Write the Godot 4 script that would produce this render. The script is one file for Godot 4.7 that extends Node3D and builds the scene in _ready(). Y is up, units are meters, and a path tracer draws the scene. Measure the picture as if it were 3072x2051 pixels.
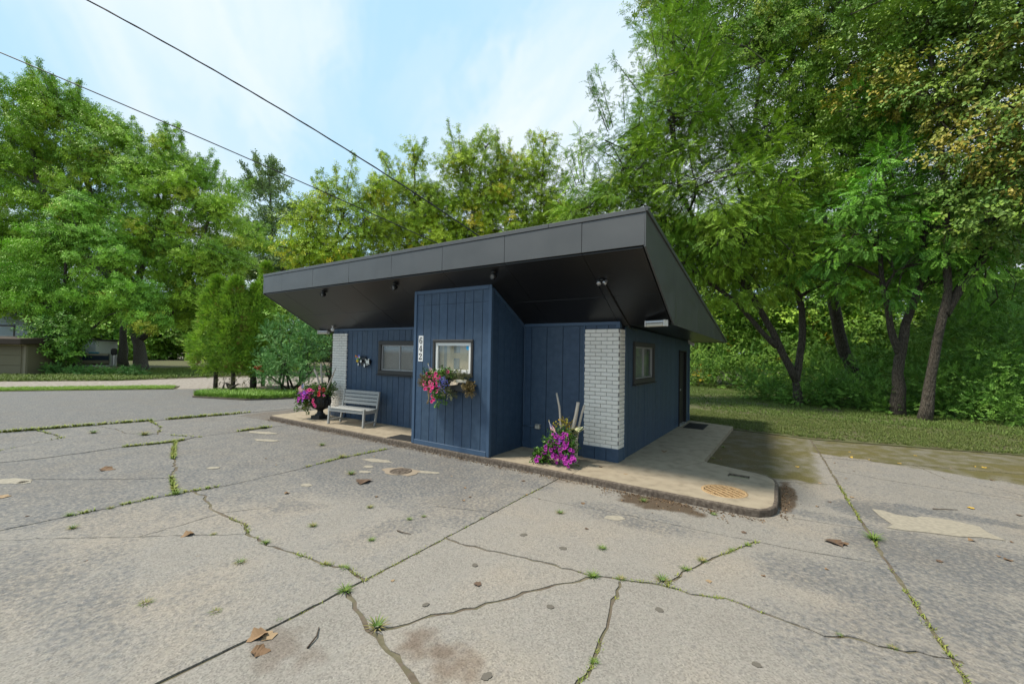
extends Node3D

const PAD := 0.085
const ZW := -6.90      # face of the front wall
const ZB := -5.82      # face of the ticket bay
const XR := -2.42      # right side wall
const XL := -10.56     # left side wall
const ZK := -12.70     # back wall
const SLOPE := 0.572

var M := {}
var taken := {}
var rng := RandomNumberGenerator.new()

# ---------------------------------------------------------------- helpers
func lin(r: float, g: float, b: float) -> Color:
	return Color(r, g, b).linear_to_srgb()

func pl(c: Color, rough := 0.8, metal := 0.0) -> StandardMaterial3D:
	var m := StandardMaterial3D.new()
	m.albedo_color = c.linear_to_srgb()
	m.roughness = rough
	m.metallic = metal
	return m

func ntex(freq: float, cols: Array, offs: Array, seed_ := 1, type := FastNoiseLite.TYPE_SIMPLEX_SMOOTH, size := 512, oct := 4) -> NoiseTexture2D:
	var n := FastNoiseLite.new()
	n.noise_type = type
	n.frequency = freq
	n.seed = seed_
	n.fractal_octaves = oct
	if type == FastNoiseLite.TYPE_CELLULAR:
		n.cellular_return_type = FastNoiseLite.RETURN_CELL_VALUE
		n.fractal_type = FastNoiseLite.FRACTAL_NONE
	var t := NoiseTexture2D.new()
	t.width = size
	t.height = size
	t.seamless = true
	t.noise = n
	var g := Gradient.new()
	g.colors = PackedColorArray(cols)
	g.offsets = PackedFloat32Array(offs)
	t.color_ramp = g
	return t

func gray(a: float) -> Color:
	return Color(a, a, a)

func numbered(called: String) -> String:
	if not taken.has(called):
		taken[called] = 0
		return called
	taken[called] += 1
	return "%s_%03d" % [called, taken[called]]

func tag(o: Node, label: String, category: String, group := "", kind := ""):
	if label: o.set_meta("label", label)
	if category: o.set_meta("category", category)
	if group: o.set_meta("group", group)
	if kind: o.set_meta("kind", kind)
	return o

func thing(called: String, label: String, category: String, at := Vector3.ZERO, turn := 0.0, group := "") -> Node3D:
	var o := Node3D.new()
	o.name = numbered(called)
	add_child(o)
	o.position = at
	o.rotation.y = turn
	tag(o, label, category, group)
	return o

func mi(called: String, mesh: Mesh, mat: Material, parent: Node = null, xf := Transform3D.IDENTITY) -> MeshInstance3D:
	var o := MeshInstance3D.new()
	o.mesh = mesh
	if mat: o.material_override = mat
	if parent == null or parent == self:
		o.name = numbered(called)
		add_child(o)
	else:
		o.name = called
		parent.add_child(o, true)
	o.transform = xf
	return o

func stt() -> SurfaceTool:
	var st := SurfaceTool.new()
	st.begin(Mesh.PRIMITIVE_TRIANGLES)
	st.set_smooth_group(-1)
	return st

func fin(st: SurfaceTool) -> ArrayMesh:
	st.generate_normals()
	return st.commit()

# triangle turned so that it faces away from c
func tri_out(st: SurfaceTool, a: Vector3, b: Vector3, d: Vector3, c: Vector3):
	if (b - a).cross(d - a).dot((a + b + d) / 3.0 - c) > 0.0:
		st.add_vertex(a); st.add_vertex(d); st.add_vertex(b)
	else:
		st.add_vertex(a); st.add_vertex(b); st.add_vertex(d)

func quad_out(st: SurfaceTool, a: Vector3, b: Vector3, c: Vector3, d: Vector3, o: Vector3):
	tri_out(st, a, b, c, o)
	tri_out(st, a, c, d, o)

# eight corners: bottom ring 0-3, top ring 4-7
func hexa(st: SurfaceTool, p: Array):
	var c := Vector3.ZERO
	for v in p: c += v / 8.0
	quad_out(st, p[0], p[1], p[2], p[3], c)
	quad_out(st, p[4], p[5], p[6], p[7], c)
	for i in 4:
		var j := (i + 1) % 4
		quad_out(st, p[i], p[j], p[j + 4], p[i + 4], c)

func bx(st: SurfaceTool, at: Vector3, size: Vector3, basis := Basis.IDENTITY):
	var h := size / 2.0
	var p := []
	for y in [-1, 1]:
		for s in [[-1, -1], [1, -1], [1, 1], [-1, 1]]:
			p.append(at + basis * Vector3(s[0] * h.x, y * h.y, s[1] * h.z))
	hexa(st, p)

var bevels := {}
# box with chamfered edges, shared between alike pieces
func bevel(size: Vector3, b := 0.006) -> ArrayMesh:
	var key := "%.3f %.3f %.3f %.4f" % [size.x, size.y, size.z, b]
	if bevels.has(key): return bevels[key]
	b = minf(b, minf(size.x, minf(size.y, size.z)) * 0.4)
	var st := stt()
	bevel_into(st, Vector3.ZERO, size, b)
	bevels[key] = fin(st)
	return bevels[key]

func bevel_into(st: SurfaceTool, at: Vector3, size: Vector3, b: float, basis := Basis.IDENTITY):
	var h := size / 2.0
	var v := func(s: Vector3, ax: int) -> Vector3:
		var q := Vector3(s.x * h.x, s.y * h.y, s.z * h.z)
		for k in 3:
			if k != ax: q[k] -= s[k] * b
		return at + basis * q
	for ax in 3:
		var u := (ax + 1) % 3
		var w := (ax + 2) % 3
		for s in [-1.0, 1.0]:
			var r := []
			for k in [[-1, -1], [1, -1], [1, 1], [-1, 1]]:
				var sv := Vector3.ZERO
				sv[ax] = s; sv[u] = k[0]; sv[w] = k[1]
				r.append(v.call(sv, ax))
			quad_out(st, r[0], r[1], r[2], r[3], at)
		for su in [-1.0, 1.0]:
			for sw in [-1.0, 1.0]:
				var a := Vector3.ZERO
				a[u] = su; a[w] = sw
				var a0 := a; a0[ax] = -1.0
				var a1 := a; a1[ax] = 1.0
				quad_out(st, v.call(a0, u), v.call(a1, u), v.call(a1, w), v.call(a0, w), at)
	for x in [-1.0, 1.0]:
		for y in [-1.0, 1.0]:
			for z in [-1.0, 1.0]:
				var s := Vector3(x, y, z)
				tri_out(st, v.call(s, 0), v.call(s, 1), v.call(s, 2), at)

func boxpart(called: String, at: Vector3, size: Vector3, mat: Material, parent: Node, b := 0.006, basis := Basis.IDENTITY) -> MeshInstance3D:
	return mi(called, bevel(size, b), mat, parent, Transform3D(basis, at))

func tube(st: SurfaceTool, pts: Array, rad: Array, sides := 8, cap := true, jitter := 0.0):
	var n := pts.size()
	var ring := []
	var side := Vector3.ZERO
	for i in n:
		var t: Vector3 = (pts[mini(i + 1, n - 1)] - pts[maxi(i - 1, 0)]).normalized()
		if side == Vector3.ZERO:
			side = t.cross(Vector3(0.31, 0.2, 0.93) if absf(t.y) > 0.8 else Vector3.UP).normalized()
		side = (side - t * side.dot(t)).normalized()
		var up := t.cross(side)
		var r := []
		for k in sides:
			var a := TAU * k / sides
			var q: float = rad[i] * (1.0 + (rng.randf_range(-jitter, jitter) if jitter > 0.0 else 0.0))
			r.append(pts[i] + (side * cos(a) + up * sin(a)) * q)
		ring.append(r)
	st.set_smooth_group(0)
	for i in n - 1:
		for k in sides:
			var j := (k + 1) % sides
			var c: Vector3 = (pts[i] + pts[i + 1]) / 2.0
			for tri in [[ring[i][k], ring[i][j], ring[i + 1][j]], [ring[i][k], ring[i + 1][j], ring[i + 1][k]]]:
				tri_out(st, tri[0], tri[1], tri[2], c)
	if cap:
		for e in [[0, 1], [n - 1, n - 2]]:
			for k in range(1, sides - 1):
				tri_out(st, ring[e[0]][0], ring[e[0]][k], ring[e[0]][k + 1], pts[e[1]])
	st.set_smooth_group(-1)

func tubemesh(pts: Array, rad: Array, sides := 8) -> ArrayMesh:
	var st := stt()
	tube(st, pts, rad, sides)
	return fin(st)

func lathe(prof: Array, sides := 24, squash := Vector3.ONE) -> ArrayMesh:
	var st := stt()
	st.set_smooth_group(0)
	for i in prof.size() - 1:
		for k in sides:
			var a := TAU * k / sides
			var b := TAU * (k + 1) / sides
			var p0 := Vector3(prof[i].x * cos(a), prof[i].y, prof[i].x * sin(a)) * squash
			var p1 := Vector3(prof[i].x * cos(b), prof[i].y, prof[i].x * sin(b)) * squash
			var p2 := Vector3(prof[i + 1].x * cos(b), prof[i + 1].y, prof[i + 1].x * sin(b)) * squash
			var p3 := Vector3(prof[i + 1].x * cos(a), prof[i + 1].y, prof[i + 1].x * sin(a)) * squash
			st.add_vertex(p0); st.add_vertex(p1); st.add_vertex(p2)
			st.add_vertex(p0); st.add_vertex(p2); st.add_vertex(p3)
	st.index()
	st.generate_normals()
	return st.commit()

# flat polygon (x, z) pushed down from y to y - deep, with world UVs
func prism(poly: PackedVector2Array, y: float, deep: float, uv_fine := 1.6, top_only := false, tilt := Vector3.ZERO) -> ArrayMesh:
	var st := stt()
	var idx := Geometry2D.triangulate_polygon(poly)
	if idx.is_empty(): return null
	var c := Vector2.ZERO
	for p in poly: c += p / poly.size()
	var put := func(p: Vector2, h: float):
		st.set_uv(p / uv_fine)
		st.set_uv2(Vector2((p.x + 28.0) / 38.0, (p.y + 14.0) / 18.0))
		var q := Vector2(clampf(p.x - c.x, -3, 3), clampf(p.y - c.y, -3, 3))
		st.add_vertex(Vector3(p.x, h + tilt.x * q.x + tilt.z * q.y + tilt.y, p.y))
	for i in range(0, idx.size(), 3):
		var a := poly[idx[i]]
		var b := poly[idx[i + 1]]
		var d := poly[idx[i + 2]]
		if (b - a).cross(d - a) < 0.0:
			var s := b; b = d; d = s
		put.call(a, y); put.call(b, y); put.call(d, y)
	if not top_only:
		var ccw := not Geometry2D.is_polygon_clockwise(poly)
		for i in poly.size():
			var a := poly[i]
			var b := poly[(i + 1) % poly.size()]
			if not ccw:
				var s := a; a = b; b = s
			put.call(a, y); put.call(a, y - deep); put.call(b, y - deep)
			put.call(a, y); put.call(b, y - deep); put.call(b, y)
	st.generate_normals()
	return st.commit()

func v2s(a: Array) -> PackedVector2Array:
	var r := PackedVector2Array()
	for i in range(0, a.size(), 2): r.append(Vector2(a[i], a[i + 1]))
	return r

# an outline in (x, y) given a thickness along z, front face at z = 0
func plate(poly: PackedVector2Array, thick: float) -> ArrayMesh:
	var st := stt()
	var idx := Geometry2D.triangulate_polygon(poly)
	for i in range(0, idx.size(), 3):
		for s in [0.0, -thick]:
			var o := Vector3(0, 0, -thick / 2.0)
			tri_out(st, Vector3(poly[idx[i]].x, poly[idx[i]].y, s), Vector3(poly[idx[i + 1]].x, poly[idx[i + 1]].y, s), Vector3(poly[idx[i + 2]].x, poly[idx[i + 2]].y, s), Vector3(poly[idx[i]].x, poly[idx[i]].y, -thick / 2.0) )
	var c := Geometry2D.is_polygon_clockwise(poly)
	for i in poly.size():
		var a := poly[i]
		var b := poly[(i + 1) % poly.size()]
		if c:
			var s := a; a = b; b = s
		var n := Vector2(b.y - a.y, a.x - b.x)
		var mid := (a + b) / 2.0 - n
		var o := Vector3(mid.x, mid.y, -thick / 2.0)
		quad_out(st, Vector3(a.x, a.y, 0), Vector3(b.x, b.y, 0), Vector3(b.x, b.y, -thick), Vector3(a.x, a.y, -thick), o)
	return fin(st)

# many copies of one small mesh as one part or one mass
func scatter(called: String, mesh: Mesh, mat: Material, buf: PackedFloat32Array, parent: Node = null) -> MultiMeshInstance3D:
	var mm := MultiMesh.new()
	mm.transform_format = MultiMesh.TRANSFORM_3D
	mm.use_colors = true
	mm.mesh = mesh
	mm.instance_count = buf.size() / 16
	mm.buffer = buf
	var o := MultiMeshInstance3D.new()
	o.multimesh = mm
	o.material_override = mat
	o.set_meta("kind", "stuff")
	if parent:
		o.name = called
		parent.add_child(o, true)
	else:
		o.name = numbered(called)
		add_child(o)
	return o

func put(buf: PackedFloat32Array, b: Basis, p: Vector3, c: Color):
	buf.append_array(PackedFloat32Array([b.x.x, b.y.x, b.z.x, p.x, b.x.y, b.y.y, b.z.y, p.y, b.x.z, b.y.z, b.z.z, p.z, c.r, c.g, c.b, 1.0]))

# y along dir, z as near to 'face' as it goes
func frame(dir: Vector3, face: Vector3, s: float) -> Basis:
	var y := dir.normalized()
	var x := y.cross(face)
	if x.length() < 0.01: x = y.cross(Vector3(0.7, 0.1, 0.7))
	x = x.normalized()
	return Basis(x * s, y * s, x.cross(y) * s)

func rv() -> Vector3:
	return Vector3(rng.randfn(), rng.randfn(), rng.randfn())

# ---------------------------------------------------------------- leaves
func leaf(st: SurfaceTool, base: Vector3, dir: Vector3, nrm: Vector3, l: float, w: float, fold := 0.25):
	var s := dir.cross(nrm).normalized() * w * 0.5
	var n := nrm.normalized() * w * fold
	var tip := base + dir * l - n * 0.5
	var a := base + dir * l * 0.42 + s + n
	var b := base + dir * l * 0.42 - s + n
	st.add_vertex(base); st.add_vertex(a); st.add_vertex(tip)
	st.add_vertex(base); st.add_vertex(tip); st.add_vertex(b)

func broad(st: SurfaceTool, base: Vector3, dir: Vector3, nrm: Vector3, l: float, w: float):
	var s := dir.cross(nrm).normalized() * w * 0.5
	var n := nrm.normalized() * w * 0.14
	var a := base + dir * l * 0.08 + s * 0.75 + n
	var a2 := base + dir * l * 0.42 + s + n
	var b := base + dir * l * 0.08 - s * 0.75 + n
	var b2 := base + dir * l * 0.42 - s + n
	var m := base + dir * l * 0.4
	var tip := base + dir * l - n
	for t in [[base, a, m], [a, a2, m], [a2, tip, m], [tip, b2, m], [b2, b, m], [b, base, m]]:
		st.add_vertex(t[0]); st.add_vertex(t[1]); st.add_vertex(t[2])

func spray_pinnate() -> ArrayMesh:
	var st := stt()
	for i in 8:
		var t := 0.12 + 0.8 * i / 7.0
		var p := Vector3(0, t, -0.28 * t * t)
		for s in [-1.0, 1.0]:
			var d := Vector3(s * 0.92, 0.42 + 0.1 * sin(i * 2.2 + s), -0.12 - 0.25 * t + 0.2 * sin(i * 1.9 + s * 2.0)).normalized()
			leaf(st, p, d, Vector3(0.2 * sin(i * 3.1), 0.1, 1), 0.25 - 0.12 * absf(t - 0.45), 0.085)
	leaf(st, Vector3(0, 0.93, -0.25), Vector3(0, 0.9, -0.4).normalized(), Vector3(0, 0, 1), 0.2, 0.08)
	return fin(st)

func spray_broad(n := 7) -> ArrayMesh:
	var st := stt()
	for i in n:
		var t := 0.1 + 0.85 * i / (n - 1.0)
		var s := -1.0 if i % 2 else 1.0
		var p := Vector3(0.03 * s, t, -0.1 * t * t)
		var d := Vector3(s * (0.95 - 0.5 * t), 0.45, -0.35 + 0.5 * sin(i * 2.4)).normalized()
		broad(st, p + d * 0.1, d, Vector3(0.5 * sin(i * 1.7), 0.3 * cos(i * 3.1), 1).normalized(), 0.34, 0.3)
	return fin(st)

func spray_trio() -> ArrayMesh:
	var st := stt()
	for i in 4:
		var t := 0.15 + 0.7 * i / 3.0
		for s in [-1.0, 1.0]:
			var d := Vector3(s * 0.85, 0.5, -0.25).normalized()
			var p: Vector3 = Vector3(0, t, -0.15 * t * t) + d * 0.1
			for k in [-0.75, 0.0, 0.75]:
				leaf(st, p, d.rotated(Vector3(0, 0, 1), k), Vector3(0.15 * s, 0.2, 1), 0.26 if k == 0.0 else 0.2, 0.12)
	leaf(st, Vector3(0, 0.9, -0.12), Vector3(0, 1, -0.2).normalized(), Vector3(0, 0, 1), 0.25, 0.12)
	return fin(st)

func spray_rosette(n := 11, l := 0.40, w := 0.19) -> ArrayMesh:
	var st := stt()
	for i in n:
		var a := i * 2.4
		var t := 0.08 + 0.75 * i / n
		var d := Vector3(cos(a), 0.35 - 0.25 * sin(i * 1.7), sin(a)).normalized()
		leaf(st, Vector3(0, t, 0) + d * 0.08, d, Vector3(0.25 * sin(i * 2.9), 1, 0.25 * cos(i * 1.3)).normalized(), l * (0.8 + 0.25 * sin(i * 3.3)), w, 0.18)
	return fin(st)

func spray_small() -> ArrayMesh:
	var st := stt()
	for i in 6:
		var t := 0.05 + 0.85 * i / 5.0
		for s in [-1.0, 1.0]:
			var d := Vector3(s * 0.8, 0.6, 0.35 * sin(i * 2.0 + s)).normalized()
			leaf(st, Vector3(0, t, 0), d, Vector3(0.3 * sin(i * 1.3), 0.25, 1).normalized(), 0.27, 0.15)
	return fin(st)

func spray_scale() -> ArrayMesh:
	var st := stt()
	for i in 6:
		var t := 0.02 + 0.75 * i / 5.0
		for s in [-1.0, 1.0]:
			var d := Vector3(s * (0.75 - 0.4 * t), 0.8, 0.12 * sin(i * 2.0)).normalized()
			leaf(st, Vector3(0, t, 0), d, Vector3(0, 0, 1), 0.42 - 0.2 * t, 0.085, 0.3)
	leaf(st, Vector3(0, 0.7, 0), Vector3.UP, Vector3(0, 0, 1), 0.4, 0.1)
	return fin(st)

func grass_tuft(n := 7, spread := 0.5, w := 0.075) -> ArrayMesh:
	var st := stt()
	for i in n:
		var a := TAU * i / n + i
		var d := Vector3(cos(a), 0, sin(a))
		var h := 0.6 + 0.4 * absf(sin(i * 2.7))
		var s := Vector3(-d.z, 0, d.x) * w
		var b := d * 0.12
		var m := b + d * spread * 0.35 * h + Vector3(0, h * 0.6, 0)
		var tp := b + d * spread * h + Vector3(0, h, 0)
		st.add_vertex(b - s); st.add_vertex(m - s * 0.7); st.add_vertex(m + s * 0.7)
		st.add_vertex(b - s); st.add_vertex(m + s * 0.7); st.add_vertex(b + s)
		st.add_vertex(m - s * 0.7); st.add_vertex(tp); st.add_vertex(m + s * 0.7)
	return fin(st)

# ---------------------------------------------------------------- materials
func materials():
	# painted plywood siding: saw lines across, fine grain along
	var img := Image.create(256, 512, false, Image.FORMAT_L8)
	var n := FastNoiseLite.new(); n.seed = 4; n.frequency = 0.02
	for y in 512:
		var row := rng.randf_range(-0.09, 0.09) + 0.06 * sin(y * 0.9)
		for x in 256:
			var v := 0.55 + row * (0.6 + n.get_noise_2d(x, y * 0.4)) + 0.16 * n.get_noise_2d(x * 9.0, y * 0.7) + 0.1 * n.get_noise_2d(x * 2.0, y * 12.0)
			img.set_pixel(x, y, gray(clampf(v, 0, 1)))
	img.generate_mipmaps()
	var saw := ImageTexture.create_from_image(img)
	var paint := ntex(0.012, [lin(0.025, 0.055, 0.104), lin(0.034, 0.069, 0.126), lin(0.045, 0.082, 0.142)], [0.0, 0.55, 1.0], 3)
	for k in 3:
		var m := StandardMaterial3D.new()
		m.albedo_texture = paint
		m.albedo_color = [Color(1, 1, 1), Color(0.93, 0.94, 0.95), Color(1.0, 0.98, 0.96)][k]
		m.uv1_triplanar = true; m.uv1_world_triplanar = true
		m.uv1_scale = Vector3(0.9, 0.9, 0.9); m.uv1_offset = Vector3(k * 0.31, k * 0.17, 0)
		m.roughness = 0.5
		m.heightmap_enabled = true; m.heightmap_texture = saw; m.heightmap_scale = 0.7
		M["siding%d" % k] = m
	M.trim = pl(Color(0.044, 0.084, 0.148), 0.5)
	M.groove = pl(Color(0.008, 0.017, 0.035), 0.8)
	for k in 4:
		var m := StandardMaterial3D.new()
		m.albedo_texture = ntex(0.03, [lin(0.67, 0.645, 0.59), lin(0.79, 0.765, 0.71), lin(0.83, 0.805, 0.75)], [0.0, 0.35, 1.0], 11 + k)
		m.uv1_triplanar = true; m.uv1_world_triplanar = true; m.uv1_scale = Vector3(2, 2, 2)
		m.albedo_color = gray([1.0, 0.985, 0.995, 0.965][k])
		m.roughness = 0.6
		M["brick%d" % k] = m
	M.mortar = pl(Color(0.30, 0.295, 0.29), 0.9)
	# dark sheet metal of the roof edge
	var mf := StandardMaterial3D.new()
	mf.albedo_texture = ntex(0.006, [lin(0.054, 0.057, 0.059), lin(0.062, 0.065, 0.067), lin(0.071, 0.074, 0.076)], [0.0, 0.5, 1.0], 21)
	mf.uv1_triplanar = true; mf.uv1_world_triplanar = true; mf.uv1_scale = Vector3(0.5, 0.5, 0.5)
	mf.roughness = 0.42; mf.metallic = 0.0; mf.metallic_specular = 0.6
	mf.heightmap_enabled = true; mf.heightmap_scale = 2.0
	mf.heightmap_texture = ntex(0.004, [gray(0), gray(1)], [0, 1], 22, FastNoiseLite.TYPE_SIMPLEX_SMOOTH, 256, 2)
	M.fascia = mf
	var ms := StandardMaterial3D.new()
	ms.albedo_texture = ntex(0.09, [lin(0.0075, 0.0075, 0.008), lin(0.0095, 0.0095, 0.0098), lin(0.010, 0.010, 0.010), lin(0.22, 0.21, 0.2)], [0.0, 0.84, 0.89, 0.93], 23, FastNoiseLite.TYPE_SIMPLEX, 1024, 3)
	ms.uv1_triplanar = true; ms.uv1_world_triplanar = true; ms.uv1_scale = Vector3(0.25, 0.25, 0.25)
	ms.roughness = 0.3; ms.metallic_specular = 0.5
	M.soffit = ms
	M.roof = pl(Color(0.06, 0.06, 0.06), 0.9)
	M.frame = pl(Color(0.035, 0.033, 0.031), 0.55)
	M.vinyl = pl(Color(0.72, 0.72, 0.70), 0.4)
	M.screen = pl(Color(0.045, 0.045, 0.045), 0.7)
	M.alu = pl(Color(0.33, 0.33, 0.33), 0.45, 0.3)
	M.curtain = pl(Color(0.15, 0.148, 0.14), 0.9)
	M.blind = pl(Color(0.26, 0.28, 0.24), 0.8)
	var gl := StandardMaterial3D.new()
	gl.transparency = BaseMaterial3D.TRANSPARENCY_ALPHA
	gl.albedo_color = Color(0.75, 0.8, 0.8, 0.08); gl.roughness = 0.02; gl.metallic_specular = 0.9
	M.glass = gl
	M.door = pl(Color(0.006, 0.0055, 0.0055), 0.6)
	M.black = pl(Color(0.008, 0.008, 0.008), 0.45)
	M.rubber = pl(Color(0.018, 0.018, 0.019), 0.9)
	M.iron = pl(Color(0.009, 0.0092, 0.0098), 0.5)
	M.white = pl(Color(0.75, 0.75, 0.74), 0.5)
	M.metal = pl(Color(0.45, 0.45, 0.46), 0.3, 0.8)
	M.lens = pl(Color(0.6, 0.58, 0.5), 0.35)
	M.chrome = pl(Color(0.7, 0.7, 0.66), 0.25, 0.6)
	# weathered bench wood
	var mw := StandardMaterial3D.new()
	mw.albedo_texture = ntex(0.02, [lin(0.25, 0.255, 0.25), lin(0.34, 0.345, 0.335), lin(0.40, 0.40, 0.385)], [0, 0.5, 1], 31)
	mw.uv1_triplanar = true; mw.uv1_scale = Vector3(1.0, 6.0, 6.0); mw.roughness = 0.85
	M.wood = mw
	var mb := StandardMaterial3D.new()
	mb.albedo_texture = ntex(0.035, [lin(0.10, 0.085, 0.07), lin(0.42, 0.37, 0.31), lin(0.58, 0.53, 0.46)], [0.12, 0.3, 0.8], 33)
	mb.uv1_triplanar = true; mb.uv1_scale = Vector3(4.0, 4.0, 4.0); mb.roughness = 0.85
	M.birch = mb
	# bark
	for k in [["bark", [lin(0.028, 0.022, 0.016), lin(0.075, 0.062, 0.048), lin(0.13, 0.115, 0.092)]], ["bark_grey", [lin(0.05, 0.043, 0.035), lin(0.12, 0.105, 0.085), lin(0.19, 0.17, 0.14)]]]:
		var m := StandardMaterial3D.new()
		m.albedo_texture = ntex(0.03, k[1], [0.1, 0.5, 0.9], 35)
		m.uv1_triplanar = true; m.uv1_world_triplanar = true; m.uv1_scale = Vector3(1.6, 0.35, 1.6)
		m.heightmap_enabled = true; m.heightmap_scale = 5.0
		m.heightmap_texture = ntex(0.03, [gray(0), gray(1)], [0.1, 0.9], 35)
		m.roughness = 0.95
		M[k[0]] = m
	# leaves: colour comes with each copy
	var lf := StandardMaterial3D.new()
	lf.vertex_color_use_as_albedo = true
	lf.roughness = 0.5
	lf.metallic_specular = 0.35
	lf.backlight = Color(0.8, 0.9, 0.5)
	lf.cull_mode = BaseMaterial3D.CULL_DISABLED
	M.leaf = lf
	var gr := lf.duplicate() as StandardMaterial3D
	gr.backlight = Color(0.4, 0.45, 0.25)
	M.grass = gr
	# soil
	var so := StandardMaterial3D.new()
	so.albedo_texture = ntex(0.02, [lin(0.075, 0.058, 0.04), lin(0.13, 0.105, 0.078), lin(0.11, 0.10, 0.06), lin(0.19, 0.16, 0.12)], [0.1, 0.4, 0.6, 0.95], 41)
	so.uv1_triplanar = true; so.uv1_world_triplanar = true; so.uv1_scale = Vector3(0.45, 0.45, 0.45); so.roughness = 1.0
	M.soil = so
	var lw := StandardMaterial3D.new()
	lw.albedo_texture = ntex(0.018, [lin(0.075, 0.058, 0.034), lin(0.08, 0.078, 0.03), lin(0.085, 0.10, 0.032), lin(0.13, 0.115, 0.055)], [0.1, 0.4, 0.65, 0.95], 43)
	lw.uv1_triplanar = true; lw.uv1_world_triplanar = true; lw.uv1_scale = Vector3(0.3, 0.3, 0.3); lw.roughness = 1.0
	M.lawn = lw
	var gv := StandardMaterial3D.new()
	gv.albedo_texture = ntex(0.04, [lin(0.16, 0.13, 0.105), lin(0.26, 0.23, 0.20), lin(0.34, 0.31, 0.28)], [0.1, 0.5, 0.95], 45)
	gv.uv1_triplanar = true; gv.uv1_world_triplanar = true; gv.uv1_scale = Vector3(0.25, 0.25, 0.25); gv.roughness = 1.0
	M.gravel = gv
	var ru := StandardMaterial3D.new()
	ru.albedo_texture = ntex(0.03, [lin(0.20, 0.10, 0.045), lin(0.40, 0.265, 0.13), lin(0.50, 0.39, 0.24)], [0.1, 0.5, 0.95], 47)
	ru.uv1_triplanar = true; ru.uv1_world_triplanar = true; ru.uv1_scale = Vector3(3, 3, 3); ru.roughness = 0.8
	M.rust = ru
	var ke := StandardMaterial3D.new()
	ke.albedo_texture = ntex(0.03, [lin(0.05, 0.036, 0.027), lin(0.10, 0.078, 0.06), lin(0.19, 0.16, 0.13)], [0.1, 0.5, 0.95], 48)
	ke.uv1_triplanar = true; ke.uv1_world_triplanar = true; ke.uv1_scale = Vector3(1, 1, 1); ke.roughness = 0.8
	M.kerb = ke

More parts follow.
